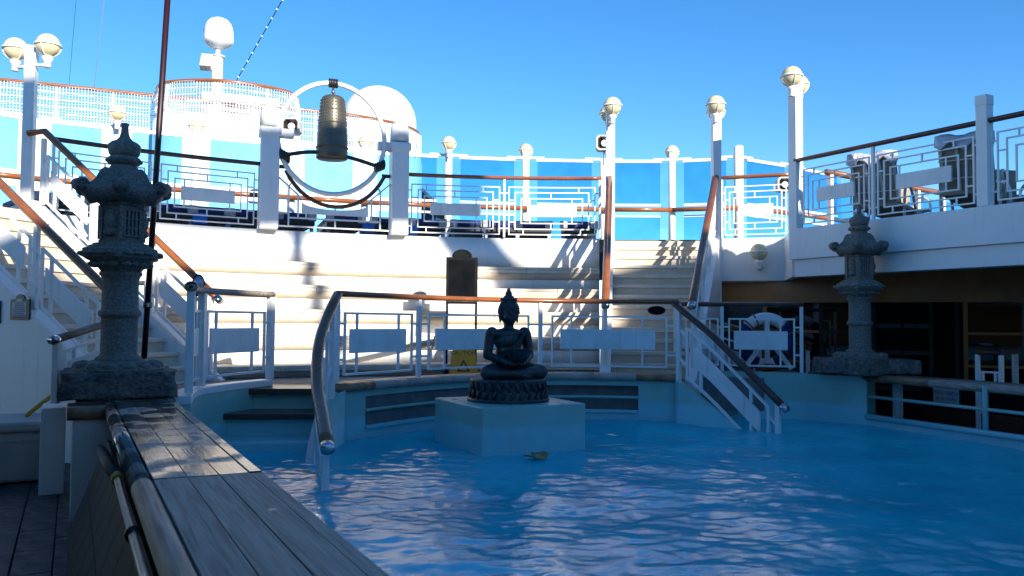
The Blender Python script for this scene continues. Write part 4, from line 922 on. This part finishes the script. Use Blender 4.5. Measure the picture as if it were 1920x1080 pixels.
# ------------------------------------------------------------------ stone lanterns
def lantern(base, label, rot, k=1.0):
    t = thing('stone_lantern', base, label, 'stone lantern', 'stone lanterns'); c = V(base); N = 6
    def Z(z): return c + UP * z
    # rough slab
    m = MB(); n = 9; vs_ = []; F = []
    bm = bmesh.new(); bmesh.ops.create_cube(bm, size=1); bmesh.ops.subdivide_edges(bm, edges=bm.edges, cuts=9, use_grid_fill=True)
    for v in bm.verts:
        p = V((v.co.x * .92, v.co.y * .92, v.co.z * .30)); q = p + V((noise.noise(p * 5 + c), noise.noise(p * 5.3 + c + V((9, 0, 0))), .5 * noise.noise(p * 6 + c + V((0, 7, 0))))) * .035
        v.co = q
    mm = [v.co.copy() for v in bm.verts]; ff = [tuple(v.index for v in f.verts) for f in bm.faces]; bm.free(); Mz = Matrix.Rotation(R(28), 3, 'Z')
    MB().add([Z(.155) + Mz @ v for v in mm], ff).build('base_slab', 'granite_rough', t, smooth=2)
    lot = MB().lathe(Z(.30), [(.38, 0), (.385, .02), (.34, .06), (.26, .105), (.20, .12)], 36)
    lo = lot.build('lotus_base', 'granite', t, smooth=2)
    m = MB()
    for i in range(14):
        a = 2 * math.pi * i / 14; m.ball(Z(.355) + V((.315 * math.cos(a), .315 * math.sin(a), 0)), (.066, .066, .062), 10, 7)
    m.build('lotus_boss', 'granite', lo, smooth=1)
    MB().lathe(Z(0), [(.19, .40), (.20, .42), (.195, .45), (.165, .475), (.155, .50), (.153, .90), (.158, .93), (.18, .95), (.183, .98), (.175, 1.01), (.155, 1.03), (.153, 1.38), (.165, 1.42), (.18, 1.44), (.18, 1.47), (.17, 1.48)], 28).build('column', 'granite', t, smooth=2)
    a0_ = rot
    MB().lathe(Z(0), [(.19, 1.48), (.22, 1.53), (.30, 1.60), (.315, 1.62)], N, a0_).build('lotus_cup', 'granite', t)
    fl = MB().lathe(Z(0), [(.33, 1.62), (.355, 1.635), (.355, 1.73), (.335, 1.745), (.30, 1.755), (.30, 1.775), (.265, 1.785), (.265, 1.80), (.235, 1.81)], N, a0_).build('platform', 'granite', t, bevel=.006)
    m = MB()
    for i in range(N):
        a = a0_ + 2 * math.pi * (i + .5) / N; d_ = V((math.cos(a), math.sin(a), 0)); x = d_.cross(UP)
        for k_ in range(-1, 2):
            m.ball(Z(1.682) + d_ * .307 + x * k_ * .1, (.05, .05, .03), 9, 6)
            m.ball(Z(1.56) + d_ * .225 + x * k_ * .075, (.05, .05, .035), 9, 6)
    m.build('carved_petal', 'granite', fl, smooth=1)
    ch = MB().lathe(Z(0), [(.215, 1.80), (.215, 1.84), (.195, 1.85), (.195, 2.25), (.215, 2.26), (.215, 2.30)], N, a0_).build('light_chamber', 'granite', t)
    for i in range(N):
        a = a0_ + 2 * math.pi * (i + .5) / N; d_ = V((math.cos(a), math.sin(a), 0)); x = d_.cross(UP); c_ = Z(2.05) + d_ * (.195 * math.cos(math.pi / 6))
        MB().box(Z(2.05) + V((math.cos(a - math.pi / N), math.sin(a - math.pi / N), 0)) * .19, x * .022, d_ * .022, UP * .2).build('corner_post', 'granite', ch)
        if i % 2 == 0:
            MB().box(c_ - d_ * .005, x * .062, d_ * .012, UP * .145).build('window_recess', 'black_paint', ch)
            m = MB()
            for k_ in (-.035, 0, .035): m.box(c_ + x * k_ + d_ * .012, x * .009, d_ * .009, UP * .145)
            for k_ in (-.06, .05): m.box(c_ + UP * k_ + d_ * .01, x * .062, d_ * .007, UP * .008)
            for k_ in (-1, 1): m.box(c_ + x * .07 * k_ + d_ * .008, x * .009, d_ * .012, UP * .16); m.box(c_ + UP * .153 * k_ + d_ * .008, x * .079, d_ * .012, UP * .009)
            m.build('window_grille', 'granite', ch)
        else:
            m = MB(); m.ball(c_ + UP * .02 - d_ * .0, (.055, .055, .11), 10, 8); m.ball(c_ - UP * .11, (.06, .06, .06), 9, 6); m.ball(c_ + UP * .12 + d_ * .01, (.03, .03, .035), 8, 6); m.build('carved_relief', 'granite', ch, smooth=1)
    # roof: six ribs with upturned scrolls
    vs_, F = [], []; NA, NR = 60, 12
    prof = [(.12, 2.715), (.165, 2.70), (.20, 2.665), (.222, 2.61), (.245, 2.55), (.285, 2.50), (.34, 2.47), (.385, 2.455), (.395, 2.43), (.38, 2.375), (.31, 2.33), (.215, 2.31)]
    for r_, z_ in prof:
        for k_ in range(NA):
            a = 2 * math.pi * k_ / NA; ph = ((k_ * N / NA + .5) % 1) - .5; cor = max(0, 1 - abs(ph) * 2) ; hexr = math.cos(math.pi / N) / math.cos((abs(ph) - .5) * 2 * math.pi / N)
            rr = r_ * (hexr if r_ > .2 else 1) * (1 + .06 * cor ** 6 * (r_ > .3)); zz = z_ - (.055 * (1 - cor) if .24 < r_ < .37 else 0) + (.03 * cor ** 3 if r_ > .3 else 0)
            if abs(ph) < .06 and r_ > .14 and z_ > 2.44: rr += .012; zz += .016
            vs_.append(Z(zz) + V((rr * math.cos(a + a0_), rr * math.sin(a + a0_), 0)))
    for i in range(len(prof) - 1):
        for k_ in range(NA): F.append((i * NA + k_, i * NA + (k_ + 1) % NA, (i + 1) * NA + (k_ + 1) % NA, (i + 1) * NA + k_))
    F += [tuple(range(NA)), tuple(range((len(prof) - 1) * NA, len(prof) * NA))]
    rf = MB().add(vs_, F).build('roof', 'granite', t, smooth=2)
    for i in range(N):
        a = a0_ + 2 * math.pi * i / N; d_ = V((math.cos(a), math.sin(a), 0)); x = d_.cross(UP); cc_ = Z(2.475) + d_ * .385
        m = MB(); m.sweep([cc_ - x * .055, cc_ + x * .055], ell(.056, .075, 20))
        for s in (-1, 1):
            pth = [cc_ + x * s * .056 + d_ * ((.050 - .0031 * k_) * math.cos(k_ * .62)) + UP * ((.066 - .0042 * k_) * math.sin(k_ * .62)) for k_ in range(16)]
            m.sweep(pth, ell(.011, .011, 6), up=x)
        m.sweep([cc_ + d_ * .03 + UP * .0 - x * .0, cc_ + d_ * .015 - UP * .05, cc_ - d_ * .06 - UP * .085], [(-.045, -.02), (.045, -.02), (.045, .02), (-.045, .02)])
        m.build('roof_scroll', 'granite', rf, smooth=2)
    MB().lathe(Z(-.36), [(.115, 3.05), (.125, 3.07), (.12, 3.10), (.108, 3.115), (.108, 3.13)], 24).build('finial_collar', 'granite', t, smooth=2)
    fr_ = MB().lathe(Z(-.36), [(.12, 3.13), (.138, 3.145), (.142, 3.19), (.135, 3.215), (.115, 3.23)], 24).build('finial_ring', 'granite', t, smooth=2)
    m = MB()
    for i in range(12): a = 2 * math.pi * i / 12; m.ball(Z(2.815) + V((.135 * math.cos(a), .135 * math.sin(a), 0)), .026, 8, 6)
    m.build('finial_bead', 'granite', fr_, smooth=1)
    MB().lathe(Z(-.36), [(.11, 3.225), (.13, 3.26), (.14, 3.32), (.138, 3.37), (.115, 3.40), (.07, 3.43), (.045, 3.47), (.034, 3.52), (.03, 3.58), (.034, 3.63), (.025, 3.64)], 28).build('finial_bud', 'granite', t, smooth=2)
    sc = 2.44 / 3.21
    t.scale = (k, k, k * sc)
    return t
LB = S(-4.86, .03, .90)
lantern(LB, 'near stone lantern with curled roof standing on the left pool wall', R(52))
RB = at(1613, 690, 11.85); RB.z = .90
lantern(RB, 'farther stone lantern on a wide slab at the right pool wall', R(3), .97)
tag(MB().box(RB + V((.1, -.03, .115)), SX * .0 + V((.62, -.1, 0)), V((.06, .33, 0)), UP * .10).build('stone_slab', 'granite_rough', bevel=.03), 'wide rough stone slab under the right lantern', 'slab')

# ------------------------------------------------------------------ seated bronze statue
BC = F0 + SX * .645 + SY * .645 + UP * .69
bu_ = thing('seated_statue', BC, 'dark bronze seated buddha statue holding a bowl on the pool pedestal', 'statue')
fx = V((.40, -.917, 0)).normalized(); sx_ = V((fx.y, -fx.x, 0)); sx_ = V((-fx.y, fx.x, 0))    # facing, and its left-hand side
def b(s, f, z): return BC + sx_ * s + fx * f + UP * (z + .26)
m = MB()
Mr = Matrix((sx_, fx, UP)).transposed()
def hb(s, f, z): return b(s * 1.17, f * 1.17, .64 + (z - .64) * 1.08) if z > .645 else b(s, f, z)
def ballb(s, f, z, r): m.ball(hb(s, f, z), [q_ * 1.17 for q_ in r] if z > .645 else r, 18, 12, Mr)
ballb(0, -.02, .16, (.22, .17, .14)); ballb(0, -.01, .30, (.155, .12, .14)); ballb(0, -.01, .42, (.175, .125, .13)); ballb(0, -.015, .50, (.20, .115, .08))
m.caps(b(0, -.01, .54), b(0, .0, .64), .062, .058)
for s in (-1, 1):
    ballb(.205 * s, -.015, .515, (.075, .075, .075)); m.caps(b(.225 * s, -.02, .50), b(.265 * s, .0, .27), .066, .054); m.caps(b(.265 * s, .0, .26), b(.10 * s, .235, .185), .052, .036)
    m.caps(b(.12 * s, .0, .09), b(.335 * s, .17, .075), .115, .082); m.caps(b(.335 * s, .17, .07), b(-.06 * s, .285, .065 if s > 0 else .04), .078, .045)
    m.caps(b(-.06 * s, .285, .06 if s > 0 else .03), b(-.2 * s, .23, .085 if s > 0 else .03), .042, .03)
    # hands cupped beneath the bowl
    ballb(.055 * s, .255, .17, (.05, .05, .028))
    for k in range(4): m.caps(b(.06 * s - .012 * s * k, .285 - .004 * k, .165), b(.0 * s + .012 * s * (k - 1), .315 - .01 * k, .185), .013, .011)
    m.caps(b(.085 * s, .25, .185), b(.07 * s, .285, .23), .014, .012)
ballb(0, .0, .735, (.088, .10, .115)); ballb(0, .03, .69, (.066, .07, .07)); ballb(0, .012, .80, (.09, .095, .07))
ballb(0, .105, .725, (.014, .02, .032)); ballb(0, .098, .678, (.030, .014, .010)); ballb(0, .085, .648, (.026, .02, .018))
for s in (-1, 1):
    ballb(.036 * s, .086, .745, (.022, .012, .010)); ballb(.038 * s, .086, .766, (.030, .012, .007)); ballb(.094 * s, -.01, .725, (.014, .026, .055)); ballb(.092 * s, -.005, .665, (.011, .016, .03)); ballb(.045 * s, .065, .70, (.03, .03, .03))
ballb(0, -.012, .865, (.062, .062, .045))
me_o = m.build('body', 'bronze', bu_, smooth=1)
rm = me_o.modifiers.new('remesh', 'REMESH'); rm.mode = 'VOXEL'; rm.voxel_size = .0085; rm.use_smooth_shade = True
sm = me_o.modifiers.new('smooth', 'SMOOTH'); sm.iterations = 2; sm.factor = .5
m = MB()
for row in range(7):
    z = .745 + row * .022; rr_ = .098 * math.sqrt(max(.05, 1 - ((z - .745) / .15) ** 2)); n_ = max(6, int(2 * math.pi * rr_ / .03))
    for k in range(n_):
        a = 2 * math.pi * (k + .5 * (row % 2)) / n_
        if math.sin(a) > .35 and row < 3: continue
        m.ball(hb(rr_ * math.cos(a), rr_ * 1.05 * math.sin(a) - .004, z), .018, 7, 5)
m.build('hair_curls', 'bronze', bu_, smooth=1)
cr_ = MB().lathe(b(0, -.012, .865), [(.095, 0), (.098, .018), (.082, .032), (.086, .046), (.066, .06), (.058, .078), (.040, .09), (.037, .125), (.022, .138), (.024, .155), (.012, .168), (.003, .172)], 20).build('crown', 'bronze', bu_, smooth=2)
m = MB()
for k in range(16): a = 2 * math.pi * k / 16; m.ball(b(.086 * math.cos(a), .086 * math.sin(a) - .012, .905), (.014, .014, .02), 7, 5)
m.build('crown_bead', 'bronze', cr_, smooth=1)
MB().lathe(b(0, .27, .195), [(.07, 0), (.10, .02), (.135, .07), (.15, .115), (.175, .135), (.18, .145), (.15, .142), (.12, .10), (.01, .07)], 28).build('bowl', 'bronze', bu_, smooth=2)
m = MB()
for k in range(13):
    t_ = k / 12; a_ = b(-.19 + .26 * t_, .10 + .03 * math.sin(math.pi * t_), .545 - .30 * t_)
    m.ball(a_, (.018, .018, .012), 8, 5)
sash = MB().sweep(spline([b(.17, .075, .555), b(.08, .115, .44), b(-.04, .125, .32), b(-.13, .10, .22)], 5), [(-.03, -.006), (.03, -.006), (.03, .006), (-.03, .006)]).build('robe_edge', 'bronze', bu_, smooth=2)
pb = MB().lathe(BC, [(.46, .0), (.475, .01), (.475, .03), (.43, .045), (.44, .10), (.425, .12), (.415, .14), (.42, .2), (.44, .225), (.44, .245), (.42, .26), (.01, .262)], 40).build('lotus_plinth', 'bronze', bu_, smooth=2)
pm = None
for tier, (z, r_, hh, n_, tilt) in enumerate(((.085, .445, .05, 26, .5), (.178, .43, .05, 26, -.5))):
    for k in range(n_):
        a = 2 * math.pi * (k + .5 * tier) / n_; d_ = V((math.cos(a), math.sin(a), 0)); x = d_.cross(UP); Mx = Matrix(((x + UP * tilt).normalized(), d_, (UP - x * tilt).normalized())).transposed()
        MB().ball(BC + d_ * r_ + UP * z, (.024, .02, .062), 8, 6, Mx).build('petal', 'bronze', pb, smooth=1)

# ------------------------------------------------------------------ signs on the middle deck
q = at(866, 525, 12.55); sgn = thing('chalkboard_sign', V((q.x, q.y, .8)), 'black framed notice board with arched top on two legs behind the statue', 'sign')
X = V((1, .06, 0)).normalized(); Nn = V((.06, -1, 0)).normalized(); z0, z1 = 1.86, 2.57; hw = .24
for s in (-1, 1): MB().box(V((q.x, q.y, (z1 + .8) / 2)) + X * s * (hw - .02), X * .018, Nn * .018, UP * (z1 - .8) / 2).build('leg', 'sign_frame', sgn)
MB().box(V((q.x, q.y, (z0 + z1) / 2)), X * hw, Nn * .022, UP * (z1 - z0) / 2).build('frame', 'sign_frame', sgn, bevel=.008)
MB().box(V((q.x, q.y, (z0 + z1) / 2)) + Nn * .02, X * (hw - .045), Nn * .006, UP * ((z1 - z0) / 2 - .045)).build('board', 'slate', sgn)
ar = [V((q.x, q.y, z1)) + X * (.135 * math.cos(math.pi * k / 14)) + UP * (.10 * math.sin(math.pi * k / 14)) for k in range(15)]
MB().plate(ar, Nn, .04).build('arch', 'sign_frame', sgn); MB().sweep([p + UP * .005 for p in ar], ell(.02, .03), up=Nn).build('arch_rim', 'sign_frame', sgn, smooth=2)
q = at(869, 690, 12.5); cs = thing('caution_sign', V((q.x, q.y, .8)), 'yellow folding wet floor caution sign behind the pool railing', 'sign')
def slab(nrm, off, tilt, nm_):
    f = lambda a, h: V((q.x, q.y, .8)) + X * a + UP * h - nrm * (off + tilt * h) * -1
    wv = lambda h: .215 - .075 * h / .6
    m = MB(); th = .012
    o = [f(-wv(0), 0), f(wv(0), 0), f(wv(.42), .42), f(wv(.42), .42), f(-wv(.42), .42)]
    m.plate([f(-wv(0), 0), f(wv(0), 0), f(wv(.42), .42), f(-wv(.42), .42)], nrm, th)
    m.plate([f(-wv(.42), .42), f(-.07, .42), f(-.07, .54), f(-wv(.54), .54)], nrm, th); m.plate([f(.07, .42), f(wv(.42), .42), f(wv(.54), .54), f(.07, .54)], nrm, th)
    m.plate([f(-wv(.54), .54), f(wv(.54), .54), f(wv(.6) - .02, .6), f(-wv(.6) + .02, .6)], nrm, th)
    return m.build(nm_, 'yellow', cs), f
front_, ff_ = slab(Nn, .16, -.25, 'panel'); slab(Nn, -.16, .25, 'panel')
upv = (ff_(0, .4) - ff_(0, .1)).normalized()
text('lettering', 'CAUTION', ff_(0, .32) + Nn * .008, X, upv, .085, 'black_paint', cs)
tri = [ff_(-.10, .05) + Nn * .009, ff_(.10, .05) + Nn * .009, ff_(0, .23) + Nn * .009]
MB().plate([tri[0], tri[1], tri[2]], Nn, .004).build('triangle', 'black_paint', cs)
tri2 = [ff_(-.06, .07) + Nn * .012, ff_(.06, .07) + Nn * .012, ff_(0, .18) + Nn * .012]; MB().plate(tri2, Nn, .003).build('triangle_inner', 'yellow', cs)
# red pole
pa, pb_ = at(270, 672, 8.35), at(318, -60, 8.1)
rp = thing('red_pole', pa, 'long dark red pole leaning against the left kerb railing', 'pole')
MB().tube([pa, pb_], .029, 12).build('shaft', 'red_pole', rp, smooth=2)
pm_ = pa.lerp(pb_, .138); MB().tube([pm_ - UP * .03, pm_ + UP * .03], .04, 12).build('clamp', 'black_iron', rp, smooth=2); MB().bar(pm_, pm_ + V((.12, -.2, 0)), .03, .04).build('clamp_arm', 'steel', rp)
# floating leaves
lf = at(1003, 858, 8.68)
for k, (dx, dy, s, lb_) in enumerate(((-.05, -.03, .05, 'small ochre leaf floating left of its neighbour by the pedestal'), (.03, -.05, .075, 'ochre leaf with pale rim floating in front of the pedestal'), (.05, .06, .07, 'brown leaf floating nearest the pedestal face'))):
    c_ = V((lf.x + dx, lf.y + dy * 2, WZ + .035)); o = [c_ + V((s * math.cos(t) * 1.3, s * .8 * math.sin(t) * (1 + .25 * math.cos(3 * t)), .012 * math.sin(2 * t))) for t in [2 * math.pi * i / 14 for i in range(14)]]
    tag(MB().plate(o, UP, .006).build('floating_leaf', 'ochre'), lb_, 'leaf', 'floating leaves')

# ------------------------------------------------------------------ forward deckhouse with netted rail, radomes
HZ = 7.75
def hpath(pts): return spline([flat(at(u, 300, D)) for u, D in pts], 6)
main = hpath([(-260, 20.2), (0, 21.2), (290, 22.6), (550, 23.9), (700, 25.0), (775, 26.4), (786, 28.2), (780, 30)])
bay = hpath([(292, 22.7), (300, 21.45), (370, 21.1), (440, 21.25), (520, 21.9), (552, 22.6), (556, 24)])
dh = thing('deckhouse', main[10], 'curved white forward deckhouse with netted rails above the glass screen', 'deckhouse')
MB().sweep(main, [(-.15, 2.5), (.1, 2.5), (.1, HZ - .95), (-.15, HZ - .95)]).build('main_wall', 'white', dh, smooth=2)
MB().sweep(bay, [(-.15, 2.5), (.1, 2.5), (.1, HZ - .88), (-.15, HZ - .88)]).build('bay_wall', 'white', dh, smooth=2)
cx = [(p.x, p.y) for p in main]; MB().prism(cx + [(-3, 40), (-30, 40)], HZ - 1.2, HZ - 1.05).build('house_roof', 'deck_grey', dh)
def netrail(pts, zb, label):
    P_ = Path(pts); t = thing('netted_rail', pts[0] + UP * zb, label, 'railing', 'netted rails on the deckhouse'); zt = HZ
    MB().sweep([p + UP * zt for p in pts], ell(.06, .05)).build('handrail', 'teak', t, smooth=2)
    s = .15
    while s < P_.len: MB().box(P_(s) + UP * (zb + zt) / 2, V((.025, 0, 0)), V((0, .025, 0)), UP * (zt - zb) / 2).build('post', 'white', t); s += 1.35
    for k in range(1, 5): MB().tube([p + UP * (zb + (zt - zb) * k / 5) for p in pts], .016, 6).build('wire', 'white', t)
    m = MB(); n = int(P_.len / .075); H_ = zt - zb - .06
    tri_ = [(.0075 * math.cos(2.1 * k), .0075 * math.sin(2.1 * k)) for k in range(3)]
    def np_(s, h):
        sag = .05 * noise.noise(V((s * 1.7, h * 4, zb))) + .02 * math.sin(s * 4.2); p = P_(s); dd = P_(min(s + .05, P_.len)) - P_(max(s - .05, 0)); nn = V((-dd.y, dd.x, 0)).normalized(); return p - nn * (.05 + sag) + UP * (zb + .03 + h * H_ + .04 * noise.noise(V((s * 2.3, h * 3, 9.1))))
    for i in range(n): m.sweep([np_(i * .075, h / 5) for h in range(6)], tri_, caps=False)
    for j in range(13): m.sweep([np_(P_.len * i / (n // 2), j / 12) for i in range(n // 2 + 1)], tri_, caps=False)
    o = m.build('netting', 'net', t); o['kind'] = 'stuff'
netrail([p for p in main if p.y < 27.5], HZ - .95, 'long netted rail with varnished cap along the curved deckhouse')
netrail(bay[1:-2], HZ - .88, 'netted rail of the projecting bay below the small radome')
# ventilation box behind the bay net
tag(MB().box(at(450, 205, 24.0), V((1.0, .4, 0)), V((-.2, .5, 0)), UP * .30).build('vent_box', 'frame_cream', bevel=.02), 'beige louvred box behind the bay netting', 'vent box')
def radome(c, r, h, label, dome=False):
    t = thing('radome', c, label, 'radome', 'white radomes'); return t
D_ = 25.0; c0 = at(408, 150, D_); k_ = D_ / FPX
t = radome(c0 - UP * 1, 0, 0, 'small white radome on a mast above the netted bay')
top = at(411, 32, D_); zb_ = at(411, 92, D_).z
MB().lathe(V((top.x, top.y, 0)), [(.06, zb_ - .0), (.20, zb_ + .02), (.39, zb_ + .14), (.44, zb_ + .22), (.445, zb_ + .30), (.435, zb_ + .50), (.41, zb_ + .66), (.36, zb_ + .79), (.27, zb_ + .89), (.15, zb_ + .95), (.01, zb_ + .97)], 28).build('dome', 'white', t, smooth=2)
MB().tube([V((top.x - .02, top.y, 6.6)), V((top.x - .02, top.y, zb_ - .25))], .16, 18).build('mast', 'white', t, smooth=2)
MB().tube([V((top.x - .02, top.y, zb_ - .3)), V((top.x - .01, top.y, zb_ + .05))], .07, 14).build('neck', 'white', t, smooth=2)
MB().tube([V((top.x, top.y, zb_ - .25)), V((top.x, top.y, zb_ - .22))], .21, 18).build('flange', 'white', t, smooth=2)
fl_ = at(387, 117, D_ - .3); MB().box(fl_, V((.16, .03, 0)), V((-.05, .18, -.03)), V((.02, .02, .19))).build('floodlight', 'frame_cream', t, bevel=.02); MB().bar(fl_ + V((.05, .1, -.1)), V((top.x - .15, top.y, fl_.z - .2)), .04, .04).build('lamp_arm', 'steel', t)
text('lettering', 'SR', V((top.x - .40, top.y - .20, zb_ + .52)), V((.45, -.9, 0)).normalized(), UP, .16, 'black_paint', t)
D_ = 33; t = radome(at(712, 235, D_) - UP * 2, 0, 0, 'large white dome radome behind the bell ring'); c0 = at(710, 234, D_); rr_ = 71 * D_ / FPX
MB().lathe(V((c0.x, c0.y, c0.z)), [(rr_ * .92, -1.6), (rr_, -.4)] + [(rr_ * math.cos(a), rr_ * 1.02 * math.sin(a)) for a in [math.pi / 2 * i / 12 for i in range(12)]] + [(.01, rr_ * 1.02)], 40).build('dome', 'white', t, smooth=2)
MB().lathe(V((c0.x, c0.y, 0)), [(1.0, 3), (1.0, c0.z - 1.5)], 24).build('pedestal', 'white', t)
# cables
for k, (u0, v0, u1, v1, D_, lb_) in enumerate(((146, -40, 129, 165, 24, 'thin stay wire rising left of its twin in the sky'), (200, -40, 176, 168, 24, 'thin dark stay wire rising above the netted rail'))):
    tag(MB().tube([at(u0, v0, D_), at(u1, v1, D_)], .005 if k == 0 else .009, 6).build('stay_wire', 'black_iron' if k else 'slate'), lb_, 'wire', 'stay wires')
sw = thing('light_string', at(443, 150, 26), 'dark cable strung with small bulbs slanting up the sky', 'light string')
a_, b_ = at(443, 152, 26), at(555, -45, 23); MB().tube([a_, b_], .016, 6).build('cable', 'black_iron', sw)
for k in range(12): MB().ball(a_.lerp(b_, (k + .5) / 12), .032, 8, 6).build('bulb', 'white', sw, smooth=1)

# ------------------------------------------------------------------ the superstructure aft, behind the viewer: it throws the shade
QB = -9.0; TE = math.tan(SEL); SW = V((math.cos(SAZ), math.sin(SAZ), 0)); SQ = V((-math.sin(SAZ), math.cos(SAZ), 0)); DZH = -QB * TE
af = thing('aft_superstructure', SQ * QB, 'tall white decks behind the viewer shading the pool', 'superstructure')
def blk(w0_, w1_, h0_, h1_, nm_, q0_=QB - .5, q1_=QB, mt='white'): MB().cbox((w0_, q0_, h0_), (w1_, q1_, h1_), SW, SQ).build(nm_, mt, af)
blk(-40, 2.2, 0, 7.05 + DZH, 'deck_block'); blk(2.2, 8.45, 0, 5.85 + DZH, 'deck_block', QB - .9, QB - .02); blk(8.45, 40, 0, 7.15 + DZH, 'deck_block', QB - 1, QB - .01)
blk(-16, 7.4, 8.95 + DZH, 10.62 + DZH, 'bridge_deck', QB - .14, QB); blk(4.08, 4.34, 6.0 + DZH, 8.95 + DZH, 'stanchion', QB - .12, QB - .02); blk(-9, -8.8, 7 + DZH, 8.87 + DZH, 'stanchion', QB - .3, QB - .15)
MB().add([SW * x + SQ * y + UP * (z + DZH) for y in (QB - .12, QB - .02) for x, z in ((6.45, 8.97), (7.35, 8.97), (8.05, 7.9), (8.75, 6.95), (7.5, 6.95), (6.72, 8.55))], [(0, 1, 2, 3, 4, 5), (11, 10, 9, 8, 7, 6), (0, 6, 7, 1), (1, 7, 8, 2), (2, 8, 9, 3), (3, 9, 10, 4), (4, 10, 11, 5), (5, 11, 6, 0)]).build('diagonal_brace', 'white', af)
for lv in range(3):
    for k in range(13): MB().cbox((-14 + k * 2.6, QB - .0, 1.0 + lv * 2.9), (-12.3 + k * 2.6, QB + .03, 2.3 + lv * 2.9), SW, SQ).build('window', 'dark_interior', af)

# port side: invented roofed deck out of view, added to darken the left
pt = thing('port_sky_blocker', S(-9, -8, 0), 'added unseen roofed deck left of the viewer, blocking sky light', 'deckhouse')
MB().cbox((-16, -20, 2.4), (-6.02, .5, 3.15), SX, SY, S(0, 0)).build('blocker_roof', 'white', pt)
MB().cbox((-10.2, -20, 0), (-10, .5, 2.4), SX, SY, S(0, 0)).build('blocker_wall', 'bronze_panel', pt)
for y in (-1.0, -5, -9, -13): MB().cbox((-6.5, y - .1, 0), (-6.3, y + .1, 2.4), SX, SY, S(0, 0)).build('column', 'white', pt)
